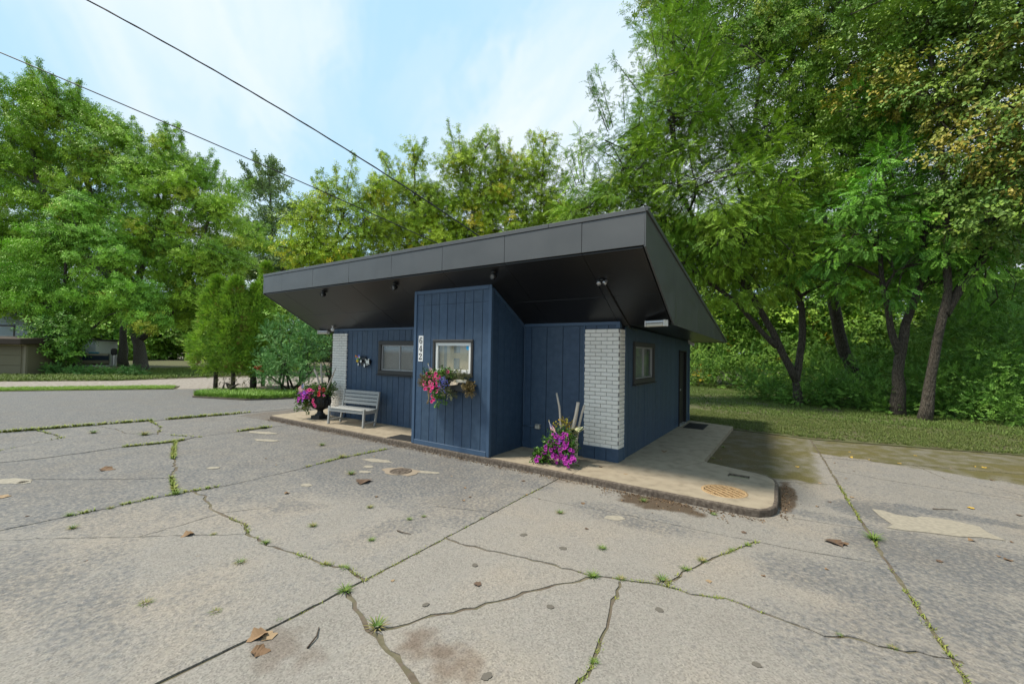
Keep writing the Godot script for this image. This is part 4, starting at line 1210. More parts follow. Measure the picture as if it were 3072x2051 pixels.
var blooms := {}
func bloom(parent: Node, kind: String, at: Vector3, face: Vector3, s: float):
	if blooms.is_empty():
		var pm := StandardMaterial3D.new()
		pm.vertex_color_use_as_albedo = true
		pm.roughness = 0.7
		pm.backlight = Color(0.45, 0.35, 0.4)
		pm.cull_mode = BaseMaterial3D.CULL_DISABLED
		M.petal = pm
		blooms.magenta = flower_mesh(0.032, 5, Color(0.33, 0.012, 0.27), Color(0.42, 0.03, 0.36))
		blooms.violet = flower_mesh(0.032, 5, Color(0.22, 0.03, 0.38), Color(0.34, 0.08, 0.5))
		blooms.pink = flower_mesh(0.033, 5, Color(0.60, 0.012, 0.17), Color(0.70, 0.06, 0.28))
		blooms.picotee = flower_mesh(0.032, 5, Color(0.60, 0.008, 0.15), Color(0.80, 0.5, 0.6))
		blooms.red = flower_mesh(0.032, 5, Color(0.62, 0.015, 0.03), Color(0.7, 0.04, 0.06))
		blooms.rose = flower_mesh(0.03, 5, Color(0.7, 0.12, 0.3), Color(0.8, 0.3, 0.42))
		blooms.lobelia = flower_mesh(0.012, 5, Color(0.10, 0.11, 0.42), Color(0.16, 0.17, 0.55))
	mi("flower", blooms[kind], M.petal, parent, Transform3D(frame(face, Vector3.UP if absf(face.y) < 0.9 else Vector3.RIGHT, s) , at))

func foliage(parent: Node, called: String, spots: Array, per: int, size: float, c0: Color, c1: Color, mesh: Mesh):
	var buf := PackedFloat32Array()
	for s in spots:
		for k in per:
			var d := rv().normalized()
			var p: Vector3 = s[0] + d * s[1] * sqrt(rng.randf()) * Vector3(1, 0.8, 1)
			put(buf, frame(d + Vector3(0, 0.4, 0), rv(), size * rng.randf_range(0.7, 1.3)), p, c0.lerp(c1, rng.randf()))
	scatter(called, mesh, M.leaf, buf, parent)

var flag_mat: StandardMaterial3D
func flag(at: Vector3, lean: Vector3, fly: Vector3, len_: float, label: String, w := 0.15, droop := 0.0):
	if flag_mat == null:
		var im := Image.create(78, 52, false, Image.FORMAT_RGB8)
		for k in 13: im.fill_rect(Rect2i(0, k * 4, 78, 4), Color(0.70, 0.07, 0.13) if k % 2 == 0 else Color(0.93, 0.92, 0.9))
		im.fill_rect(Rect2i(0, 0, 31, 28), Color(0.10, 0.18, 0.42))
		for a in 9:
			for b in (6 if a % 2 == 0 else 5): im.fill_rect(Rect2i(1 + b * 5 + (0 if a % 2 == 0 else 2), 1 + a * 3, 2, 2), Color(0.93, 0.92, 0.9))
		flag_mat = StandardMaterial3D.new()
		flag_mat.albedo_texture = ImageTexture.create_from_image(im)
		flag_mat.roughness = 0.8
		flag_mat.cull_mode = BaseMaterial3D.CULL_DISABLED
		flag_mat.backlight = Color(0.3, 0.3, 0.3)
	var t := thing("small_flag", label, "flag", at)
	var up := lean.normalized()
	mi("stick", tubemesh([Vector3.ZERO, up * len_], [0.0045, 0.0045], 6), pl(Color(0.62, 0.58, 0.5)), t)
	mi("finial", lathe([Vector2(0, -0.012), Vector2(0.009, 0), Vector2(0, 0.016)], 8), pl(Color(0.6, 0.5, 0.2), 0.4), t, Transform3D(Basis.IDENTITY, up * len_))
	var st := stt()
	st.set_smooth_group(0)
	var hgt := w * 0.66
	var pt := func(i: int, j: int) -> Vector3:
		var u := i / 8.0
		var v := j / 4.0
		return up * (len_ - 0.012 - hgt * v) + fly.normalized() * w * u * (1.0 - 0.1 * droop) + Vector3(0, -droop * u * u * w, 0) + fly.cross(up).normalized() * 0.012 * sin(u * 7.0 + v)
	for i in 8:
		for j in 4:
			for q in [[i, j], [i + 1, j], [i + 1, j + 1], [i, j], [i + 1, j + 1], [i, j + 1]]:
				st.set_uv(Vector2(q[0] / 8.0, q[1] / 4.0))
				st.add_vertex(pt.call(q[0], q[1]))
	mi("cloth", fin(st), flag_mat, t)

func stick(parent: Node, pts: Array, r0: float, r1: float):
	var rad := []
	for k in pts.size(): rad.append(lerpf(r0, r1, k / (pts.size() - 1.0)))
	mi("birch_stick", tubemesh(pts, rad, 10), M.birch, parent)

func build_planters():
	var small := spray_small()
	var bl := spray_broad(6)
	# ---- urn left of the bench
	var c := Vector3(-10.26, PAD, -6.37)
	var u := thing("urn_planter", "black pedestal urn overflowing with pink and purple petunias", "planter", c, 0.12)
	boxpart("plinth", Vector3(0, 0.045, 0), Vector3(0.32, 0.09, 0.32), M.iron, u, 0.01)
	mi("bowl", lathe([Vector2(0, 0.09), Vector2(0.13, 0.09), Vector2(0.125, 0.115), Vector2(0.085, 0.15), Vector2(0.07, 0.19), Vector2(0.075, 0.215), Vector2(0.10, 0.235), Vector2(0.17, 0.275), Vector2(0.225, 0.34), Vector2(0.25, 0.43), Vector2(0.252, 0.50), Vector2(0.255, 0.58), Vector2(0.29, 0.62), Vector2(0.295, 0.645), Vector2(0.27, 0.65), Vector2(0.25, 0.62), Vector2(0, 0.60)], 32), M.iron, u)
	for k in 16:
		var a := TAU * k / 16.0
		var d := Vector3(cos(a), 0, sin(a))
		mi("flute", tubemesh([d * 0.165 + Vector3(0, 0.275, 0), d * 0.222 + Vector3(0, 0.34, 0), d * 0.247 + Vector3(0, 0.42, 0), d * 0.25 + Vector3(0, 0.5, 0)], [0.012, 0.02, 0.022, 0.014], 6), M.iron, u)
	var spots := []
	for k in 22:
		var a := rng.randf() * TAU
		spots.append([Vector3(cos(a) * 0.2, 0.66 + rng.randf() * 0.08, sin(a) * 0.2), 0.13])
	for k in 12: spots.append([Vector3(-0.32 - rng.randf() * 0.14, 0.62 - 0.04 * k * rng.randf(), 0.1 + rng.randf() * 0.2), 0.10])
	for k in 4: spots.append([Vector3(-0.26, 0.28 + 0.08 * k, 0.22), 0.06])
	foliage(u, "foliage", spots, 9, 0.12, Color(0.04, 0.10, 0.015), Color(0.14, 0.24, 0.04), bl)
	foliage(u, "trailing_leaves", [[Vector3(-0.22, 0.4, 0.22), 0.09], [Vector3(-0.2, 0.3, 0.25), 0.06]], 14, 0.10, Color(0.16, 0.13, 0.03), Color(0.25, 0.19, 0.06), small)
	foliage(u, "shrub_sprig", [[Vector3(0.06, 0.92, -0.1), 0.08], [Vector3(0.08, 0.8, -0.08), 0.1]], 9, 0.11, Color(0.02, 0.06, 0.02), Color(0.05, 0.12, 0.04), small)
	for k in 96:
		var a := rng.randf_range(1.5, 4.1)
		var q := rng.randf_range(0.25, 0.55)
		var f := Vector3(cos(a), 0.35, sin(a))
		bloom(u, "magenta" if rng.randf() < 0.6 else "violet", Vector3(cos(a) * q, 0.74 - 0.5 * (q - 0.2) * rng.randf_range(0.1, 1.5), sin(a) * q), f + Vector3(0, 0, 0.6) + rv() * 0.25, rng.randf_range(1.1, 1.6))
	for k in 16:
		bloom(u, "pink" if k % 3 else "rose", Vector3(rng.randf_range(-0.18, 0.02), rng.randf_range(0.56, 0.76), rng.randf_range(0.22, 0.31)), Vector3(0.1, 0.25, 1) + rv() * 0.2, rng.randf_range(1.2, 1.7))
	for p in [Vector3(0.06, 0.46, 0.28), Vector3(0.09, 0.52, 0.29), Vector3(0.11, 0.40, 0.28), Vector3(0.14, 0.36, 0.27)]: bloom(u, "picotee", p, Vector3(0.2, 0.1, 1), 1.25)
	for k in 9: bloom(u, "red" if k % 2 else "rose", Vector3(rng.randf_range(0.12, 0.34), rng.randf_range(0.62, 0.84), rng.randf_range(0.05, 0.26)), Vector3(0.4, 0.3, 1) + rv() * 0.25, rng.randf_range(1.1, 1.6))
	stick(u, [Vector3(-0.02, 0.55, -0.02), Vector3(-0.07, 0.9, 0.0), Vector3(-0.16, 1.15, 0.02), Vector3(-0.24, 1.27, 0.03)], 0.026, 0.021)
	stick(u, [Vector3(0.06, 0.55, -0.03), Vector3(0.02, 0.9, -0.03), Vector3(-0.06, 1.2, -0.04), Vector3(-0.07, 1.43, -0.04)], 0.027, 0.020)
	stick(u, [Vector3(0.18, 0.6, 0.05), Vector3(0.42, 0.92, 0.1), Vector3(0.56, 1.12, 0.12), Vector3(0.60, 1.22, 0.12), Vector3(0.68, 1.32, 0.13)], 0.026, 0.012)
	flag(c + Vector3(-0.22, 0.62, 0.30), Vector3(0.1, 1, 0.05).rotated(Vector3(0, 0, 1), 0.25), Vector3(-0.75, -0.55, 0.2), 0.32, "small striped flag stuck in the urn planter", 0.26)
	# ---- pot at the right pier
	c = Vector3(-3.10, PAD, -6.38)
	var p2 := thing("birch_pot", "pale log pot with cascading magenta petunias beside the right pier", "planter", c)
	mi("pot", lathe([Vector2(0, 0), Vector2(0.155, 0), Vector2(0.16, 0.02), Vector2(0.155, 0.40), Vector2(0.165, 0.42), Vector2(0.145, 0.425), Vector2(0.135, 0.38), Vector2(0, 0.37)], 24), M.birch, p2)
	spots = []
	for k in 26:
		var h := rng.randf()
		var wd := lerpf(0.36, 0.13, h)
		spots.append([Vector3(rng.randf_range(-wd, wd * 0.7), 0.06 + h * 0.42, 0.19 + (1.0 - h) * rng.randf_range(0.0, 0.2)), 0.09])
	for k in 8: spots.append([Vector3(-0.36 - 0.05 * rng.randf(), 0.06, 0.18 + rng.randf() * 0.1), 0.07])
	foliage(p2, "foliage", spots, 12, 0.10, Color(0.03, 0.09, 0.012), Color(0.10, 0.20, 0.03), bl)
	for k in 96:
		var h := rng.randf()
		var wd := lerpf(0.44, 0.15, pow(h, 0.7))
		bloom(p2, "magenta" if rng.randf() < 0.85 else "violet", Vector3(rng.randf_range(-wd, wd * 0.8), 0.05 + h * 0.46, 0.24 + (1.0 - h) * rng.randf_range(0.05, 0.26)), Vector3(0.15, 0.4, 1) + rv() * 0.35, rng.randf_range(0.85, 1.2))
	foliage(p2, "coleus", [[Vector3(-0.06, 0.56, 0.0), 0.12], [Vector3(-0.02, 0.64, -0.02), 0.07]], 11, 0.11, Color(0.30, 0.34, 0.03), Color(0.42, 0.26, 0.04), bl)
	# variegated leaves: green blade on a cream one
	for k in 9:
		var a := rng.randf_range(-0.6, 2.2)
		var d := Vector3(cos(a), rng.randf_range(0.1, 0.9), sin(a) * 0.7 + 0.3).normalized()
		var s := stt()
		broad(s, Vector3.ZERO, Vector3.UP, Vector3(0, 0.2, 1), 0.22, 0.085)
		var lfm := mi("striped_leaf", fin(s), pl(Color(0.6, 0.58, 0.36), 0.5), p2, Transform3D(frame(d, Vector3(0.2, 0.6, 0.9), 1.0), Vector3(0.12, 0.50 + 0.04 * rng.randf(), 0.08)))
		s = stt()
		broad(s, Vector3(0, 0.01, 0.004), Vector3.UP, Vector3(0, 0.2, 1), 0.19, 0.05)
		mi("green_centre", fin(s), pl(Color(0.06, 0.14, 0.04), 0.5), lfm)
	stick(p2, [Vector3(-0.12, 0.3, 0.0), Vector3(-0.15, 0.62, 0.0), Vector3(-0.19, 0.9, -0.02), Vector3(-0.26, 1.13, -0.04)], 0.020, 0.016)
	stick(p2, [Vector3(0.03, 0.3, 0.0), Vector3(0.09, 0.62, 0.0), Vector3(0.13, 0.8, 0.0), Vector3(0.165, 1.01, 0.0)], 0.032, 0.027)
	stick(p2, [Vector3(0.10, 0.3, -0.05), Vector3(0.17, 0.66, -0.05), Vector3(0.22, 0.85, -0.04), Vector3(0.26, 0.97, -0.04)], 0.022, 0.017)
	flag(c + Vector3(-0.20, 0.36, 0.16), Vector3(-0.28, 1, 0.0), Vector3(0.75, -0.45, 0.15), 0.33, "small striped flag leaning in the pot by the right pier", 0.19, 0.4)
	# ---- window box under the bay window
	var wb := thing("window_box", "black window box of pink petunias, blue lobelia and dried moss", "planter", Vector3(-5.16, 1.28, ZB + 0.13))
	boxpart("trough", Vector3(0.0, 0.0, 0), Vector3(1.02, 0.17, 0.20), M.black, wb, 0.012)
	boxpart("rim", Vector3(0.0, 0.09, 0.004), Vector3(1.05, 0.018, 0.225), M.black, wb, 0.006)
	for x in [-0.35, 0.35]: boxpart("bracket", Vector3(x, -0.02, -0.112), Vector3(0.03, 0.2, 0.016), M.black, wb, 0.004)
	mi("torn_liner", plate(v2s([-0.12, -0.03, 0.06, 0.0, 0.09, 0.06, 0.02, 0.09, -0.08, 0.05]), 0.012), pl(Color(0.46, 0.38, 0.29), 0.9), wb, Transform3D(Basis(Vector3(1, 0, 0), -0.3), Vector3(0.24, 0.04, 0.13)))
	mi("liner_edge", bevel(Vector3(0.24, 0.05, 0.02), 0.006), pl(Color(0.42, 0.40, 0.34), 0.9), wb, Transform3D(Basis.IDENTITY, Vector3(0.38, 0.10, 0.11)))
	spots = []
	for k in 20: spots.append([Vector3(rng.randf_range(-0.42, -0.05), rng.randf_range(-0.05, 0.20), rng.randf_range(-0.02, 0.14)), 0.09])
	for k in 4: spots.append([Vector3(-0.18 + rng.randf() * 0.1, -0.12 - 0.05 * k, 0.12), 0.05])
	for k in 6: spots.append([Vector3(rng.randf_range(-0.1, 0.1), 0.2, 0.03), 0.06])
	foliage(wb, "foliage", spots, 10, 0.09, Color(0.03, 0.09, 0.012), Color(0.12, 0.24, 0.03), bl)
	foliage(wb, "dried_moss", [[Vector3(-0.50, 0.08, 0.06), 0.10], [Vector3(-0.46, 0.0, 0.08), 0.09], [Vector3(-0.52, 0.03, 0.04), 0.06], [Vector3(0.50, 0.0, 0.07), 0.05], [Vector3(0.52, -0.06, 0.07), 0.04]], 50, 0.09, Color(0.14, 0.10, 0.035), Color(0.28, 0.21, 0.09), small)
	foliage(wb, "grey_foliage", [[Vector3(0.12, 0.13, 0.06), 0.12], [Vector3(0.26, 0.15, 0.05), 0.10], [Vector3(0.0, -0.04, 0.12), 0.10], [Vector3(0.12, -0.12, 0.12), 0.09], [Vector3(0.4, 0.14, 0.04), 0.07]], 26, 0.09, Color(0.07, 0.085, 0.03), Color(0.18, 0.18, 0.09), small)
	for k in 3: mi("dry_tendril", tubemesh([Vector3(-0.44 + 0.03 * k, -0.02, 0.09), Vector3(-0.43 + 0.02 * k, -0.16, 0.10), Vector3(-0.40, -0.26, 0.10), Vector3(-0.42 - 0.02 * k, -0.36, 0.10)], [0.012, 0.008, 0.012, 0.006], 6), pl(Color(0.3, 0.22, 0.12), 0.9), wb)
	for k in 44:
		var x := rng.randf_range(-0.44, -0.08)
		bloom(wb, "picotee" if rng.randf() < 0.7 else "pink", Vector3(x, rng.randf_range(-0.12, 0.22) * (1.0 if rng.randf() < 0.8 else -0.6), rng.randf_range(0.14, 0.22)), Vector3(0.15, 0.2, 1) + rv() * 0.3, rng.randf_range(0.75, 1.05))
	for p in [Vector3(-0.27, -0.2, 0.15), Vector3(-0.23, -0.26, 0.15), Vector3(-0.29, -0.30, 0.14), Vector3(0.05, 0.25, 0.1)]: bloom(wb, "picotee", p, Vector3(0.1, 0.1, 1), 1.15)
	for k in 55: bloom(wb, "lobelia", Vector3(0.0 + rng.randfn() * 0.055, 0.03 + rng.randfn() * 0.075, 0.17 + rng.randf() * 0.03), Vector3(0, 0.2, 1) + rv() * 0.4, rng.randf_range(0.8, 1.3))
	flag(Vector3(-5.52, 1.36, ZB + 0.20), Vector3(-0.32, 1, 0.06), Vector3(0.8, -0.5, 0.1), 0.31, "small flag in the window box below the bay window", 0.17, 0.3)

# ---------------------------------------------------------------- things on the lot
# labels that single out alike small things by the landmark they lie nearest to
const MARKS := [["the storm grate", -0.76, -6.33], ["the cleanout cap", -5.10, -4.55], ["the crumpled leaves at the front joint", -2.86, -1.42], ["the big rust brown leaf", 0.40, -5.5], ["the large ragged cement patch", 1.3, -6.75], ["the weed at the fork of the middle cracks", -1.41, -3.41], ["the lone round green tuft at left", -4.03, -1.79], ["the long cement patch before the urn", -9.87, -4.75], ["the pot of magenta petunias", -3.1, -6.4], ["the far corner of the mossy bay", 0.37, -11.7], ["the spiky weed between wide cracks", -2.36, -1.93], ["the lone bright tuft in the middle slab", -1.54, -3.94], ["the long brown leaf on the left slabs", -8.67, -1.94], ["the tan leaf by the cleanout cap", -5.11, -3.86], ["the side door mat", -2.07, -11.7], ["the lawn at the right edge", 3.2, -10.6]]
const ORD := ["nearest to", "second nearest to", "third nearest to", "fourth nearest to", "fifth nearest to", "sixth nearest to", "seventh nearest to", "eighth nearest to", "ninth nearest to", "tenth nearest to", "eleventh nearest to", "twelfth nearest to", "thirteenth nearest to", "fourteenth nearest to"]
func by_marks(spots: Array, what: String) -> Array:
	var lots := {}
	for i in spots.size():
		var best := 0
		var bd := 1e9
		for m in MARKS.size():
			var d := Vector2(spots[i][0] - MARKS[m][1], spots[i][1] - MARKS[m][2]).length()
			if d < bd:
				bd = d; best = m
		if not lots.has(best): lots[best] = []
		lots[best].append([bd, i])
	var r := []
	r.resize(spots.size())
	for m in lots:
		lots[m].sort()
		for k in lots[m].size(): r[lots[m][k][1]] = "%s %s %s" % [what, ORD[mini(k, 13)], MARKS[m][0]]
	return r

func leaf_litter():
	var cols := [Color(0.16, 0.095, 0.05), Color(0.24, 0.15, 0.08), Color(0.11, 0.07, 0.045), Color(0.30, 0.21, 0.12)]
	var curled := []
	for k in 4:
		var st := stt()
		for i in 7:
			for s in [-1.0, 1.0]:
				var t0 := i / 7.0
				var t1 := (i + 1) / 7.0
				var w0 := sin(PI * pow(t0, 0.7)) * 0.42 * (1.0 + 0.25 * sin(i * 2.3 + k))
				var w1 := sin(PI * pow(t1, 0.7)) * 0.42 * (1.0 + 0.25 * sin((i + 1) * 2.3 + k))
				var f := func(t: float, w: float) -> Vector3: return Vector3(s * w, 0.05 + 0.22 * absf(w) * (1.2 + sin(k * 2.0 + t * 4.0)) + 0.12 * sin(t * 5.0 + k) * absf(w) * 2.0, t - 0.5)
				var a: Vector3 = f.call(t0, 0.0)
				var b: Vector3 = f.call(t1, 0.0)
				var c: Vector3 = f.call(t1, w1)
				var d: Vector3 = f.call(t0, w0)
				st.add_vertex(a); st.add_vertex(b); st.add_vertex(c)
				st.add_vertex(a); st.add_vertex(c); st.add_vertex(d)
		curled.append(fin(st))
	var mats := []
	for c in cols: mats.append(pl(c, 0.85))
	for m in mats: m.cull_mode = BaseMaterial3D.CULL_DISABLED
	var ye := pl(Color(0.5, 0.32, 0.04), 0.8)
	var place := func(x: float, z: float, s: float, k: int, label: String, group := "", y := 0.0, mat: Material = null):
		var o := mi("dry_leaf", curled[k % 4], mat if mat else mats[(k * 7 + 1) % 4], null, Transform3D(Basis(Vector3.UP, k * 2.3).scaled(Vector3(s, s * 0.8, s)), Vector3(x, y - s * 0.02, z)))
		tag(o, label, "leaf", group)
	place.call(-2.91, -1.41, 0.13, 0, "large crumpled brown leaf beside the front joint")
	place.call(-2.86, -1.46, 0.11, 2, "brown leaf crumpled against the large leaf at the front joint")
	place.call(-2.75, -1.36, 0.12, 1, "flat curled brown leaf nearest the front edge of the lot")
	place.call(0.37, -5.48, 0.19, 3, "big rust brown leaf lying near the long mossy joint")
	place.call(0.43, -5.52, 0.14, 1, "brown leaf overlapping the big rust brown leaf")
	place.call(-8.09, -0.86, 0.16, 2, "dark brown leaf at the far left edge of the lot")
	place.call(-8.67, -1.94, 0.22, 1, "long brown curled leaf on the left slabs")
	place.call(-5.04, -1.74, 0.12, 0, "tan leaf lying on the crack in the left slab")
	place.call(-5.11, -3.86, 0.26, 3, "tan crumpled leaf near the round cleanout cap")
	var k := 0
	var spots := [[-7.51, -3.69], [-6.97, -3.59], [-6.97, -0.92], [-5.49, -2.98], [-5.14, -1.03], [-4.47, -1.63], [1.15, -5.59], [1.67, -6.08], [1.72, -6.03], [0.68, -7.43], [0.41, -6.99], [0.27, -6.68], [0.07, -8.78], [0.71, -8.53], [0.87, -9.18], [1.57, -6.44], [2.66, -9.89], [2.33, -10.53], [2.33, -7.85], [0.26, -4.76], [-0.21, -4.29], [-0.58, -3.91], [-0.43, -5.21], [0.64, -9.65], [1.92, -6.65], [0.35, -7.95], [-1.85, -4.28], [-3.78, -4.54], [-4.47, -3.59], [-4.30, -4.84], [-3.49, -4.30], [-3.48, -4.15], [-2.20, -4.97], [-2.73, -2.38], [-2.13, -2.74], [-2.95, -4.82], [-2.73, -4.78], [-6.2, -4.9], [-3.3, -5.3], [-1.1, -8.6], [-0.6, -9.4], [-0.3, -10.6]]
	var names := by_marks(spots, "small dry leaf")
	for q in spots:
		place.call(q[0], q[1], rng.randf_range(0.035, 0.075), k + 1, names[k], "small dry leaves on the lot")
		k += 1
	spots = [[0.97, -10.98], [0.94, -10.39], [1.21, -10.41], [1.63, -10.39], [2.03, -11.42], [2.72, -10.95], [2.85, -10.98], [0.08, -8.9], [1.91, -7.84]]
	names = by_marks(spots, "small yellow leaf")
	for i in spots.size():
		var q: Array = spots[i]
		k += 1
		place.call(q[0], q[1], rng.randf_range(0.05, 0.09), k, names[i], "yellow leaves by the lawn", 0.0, ye)
	for q in [[-2.0, -8.2, 0.12, "dry leaf on the walk beside the blue side wall"], [-2.55, -6.45, 0.08, "leaf scrap on the walk before the right pier"], [-2.1, -6.3, 0.07, "leaf scrap on the walk right of the right pier"]]:
		k += 1
		place.call(q[0], q[1], q[2], k, q[3], "leaf scraps on the walk", PAD)

func kerb_litter():
	var st := stt()
	leaf(st, Vector3(-0.5, 0.05, 0), Vector3(1, 0, 0), Vector3.UP, 1.0, 0.55, 0.5)
	var buf := PackedFloat32Array()
	for k in 1700:
		var x := rng.randf_range(-11.6, -0.25)
		var z := -5.735 + absf(rng.randfn()) * 0.05
		if rng.randf() < 0.12:
			x = rng.randf_range(-2.2, -0.6); z = -5.72 + absf(rng.randfn()) * 0.16
		if rng.randf() < 0.10:
			x = -0.12 + absf(rng.randfn()) * 0.06; z = rng.randf_range(-7.5, -5.9)
		var s := rng.randf_range(0.01, 0.035)
		put(buf, Basis(rv().normalized(), rng.randf() * 0.7) * Basis(Vector3.UP, rng.randf() * TAU) * Basis.IDENTITY.scaled(Vector3(s, s, s)), Vector3(x, 0.003, z), Color(0.10, 0.06, 0.035).lerp(Color(0.28, 0.19, 0.11), rng.randf()))
	tag(scatter("kerb_litter", fin(st), M.leaf, buf), "brown leaf crumbs and dirt along the kerb of the walk", "litter")

func weeds():
	var tuft := grass_tuft(14, 0.95, 0.07)
	var mats := [pl(Color(0.13, 0.20, 0.025), 0.7), pl(Color(0.09, 0.17, 0.025), 0.7), pl(Color(0.24, 0.21, 0.07), 0.8)]
	for m in mats:
		m.cull_mode = BaseMaterial3D.CULL_DISABLED
		m.backlight = Color(0.4, 0.45, 0.2)
	var place := func(x: float, z: float, s: float, k: int, label: String, group := "", y := -0.008):
		var o := thing("weed_tuft", label, "weed", Vector3(x, y, z), k * 1.7, group)
		mi("blades", tuft, mats[k % 3], o, Transform3D(Basis.IDENTITY.scaled(Vector3(s, s * 0.75, s))))
		mi("low_blades", tuft, mats[(k + 1) % 3], o, Transform3D(Basis(Vector3.UP, 0.8).scaled(Vector3(s * 1.25, s * 0.4, s * 1.25))))
	place.call(-2.36, -1.93, 0.085, 1, "spiky green weed at the meeting of two wide cracks")
	place.call(-2.91, -2.06, 0.075, 0, "bushy green weed where the joint meets the wide crack")
	place.call(-1.41, -3.41, 0.07, 0, "green weed at the fork of the middle cracks")
	place.call(-0.91, -3.69, 0.075, 1, "spreading green weed at the foot of the diagonal crack")
	place.call(0.71, -5.85, 0.11, 0, "largest bright weed on the long mossy joint")
	place.call(-0.37, -6.02, 0.10, 1, "green weed at the rounded corner of the walk")
	place.call(-1.54, -3.94, 0.06, 0, "lone bright green tuft in the middle slab")
	place.call(-4.03, -1.79, 0.06, 1, "lone round green tuft in the left slab")
	place.call(-3.94, -1.12, 0.055, 2, "browning grass tuft low on the left slab")
	var k := 0
	var spots := [[-5.58, -4.00, 0.09], [-4.22, -3.30, 0.055], [-3.57, -3.33, 0.045], [-3.50, -3.48, 0.04], [-4.26, -2.60, 0.06], [-3.48, -2.75, 0.05], [-2.29, -4.51, 0.065], [-1.20, -3.51, 0.05], [-1.01, -2.48, 0.04], [-2.93, -3.83, 0.035], [-3.40, -2.21, 0.05], [-3.21, -2.27, 0.05], [-1.60, -5.52, 0.07], [-6.57, -4.52, 0.1], [-0.37, -4.88, 0.045], [-0.49, -4.67, 0.04], [-0.69, -4.26, 0.06], [-0.79, -4.00, 0.05], [0.27, -3.69, 0.03], [0.55, -3.74, 0.035], [-0.78, -5.57, 0.05], [-6.16, -1.13, 0.06], [-3.42, -1.37, 0.045], [-4.25, -2.11, 0.055], [-2.96, -1.58, 0.03], [-6.58, -1.51, 0.05], [-6.65, -1.19, 0.06], [-12.49, -2.54, 0.12], [-11.44, -3.12, 0.14], [-10.41, -5.03, 0.12], [-7.70, -4.84, 0.09], [-4.86, -1.90, 0.04], [-6.57, -2.13, 0.09]]
	var names := by_marks(spots, "small weed tuft")
	for q in spots:
		place.call(q[0], q[1], q[2], k + 1, names[k], "small weed tufts on the lot")
		k += 1
	for q in [[-1.24, -7.98, "weed at the inner corner of the walk by the mossy bay"], [-1.22, -8.6, "middle weed of three along the side edge of the walk"], [-1.2, -9.8, "farthest weed of three along the side edge of the walk"]]:
		k += 1
		place.call(q[0], q[1], 0.06, k, q[2], "weeds along the walk edge")

func blot(n: int, rx: float, rz: float, s: int) -> PackedVector2Array:
	var r := PackedVector2Array()
	for k in n:
		var a := TAU * k / n
		var q := 1.0 + 0.12 * sin(a * 2.0 + s) + 0.09 * sin(a * 5.0 + s * 2.0) + 0.06 * sin(a * 9.0 + s)
		r.append(Vector2(cos(a) * rx * q, sin(a) * rz * q))
	return r

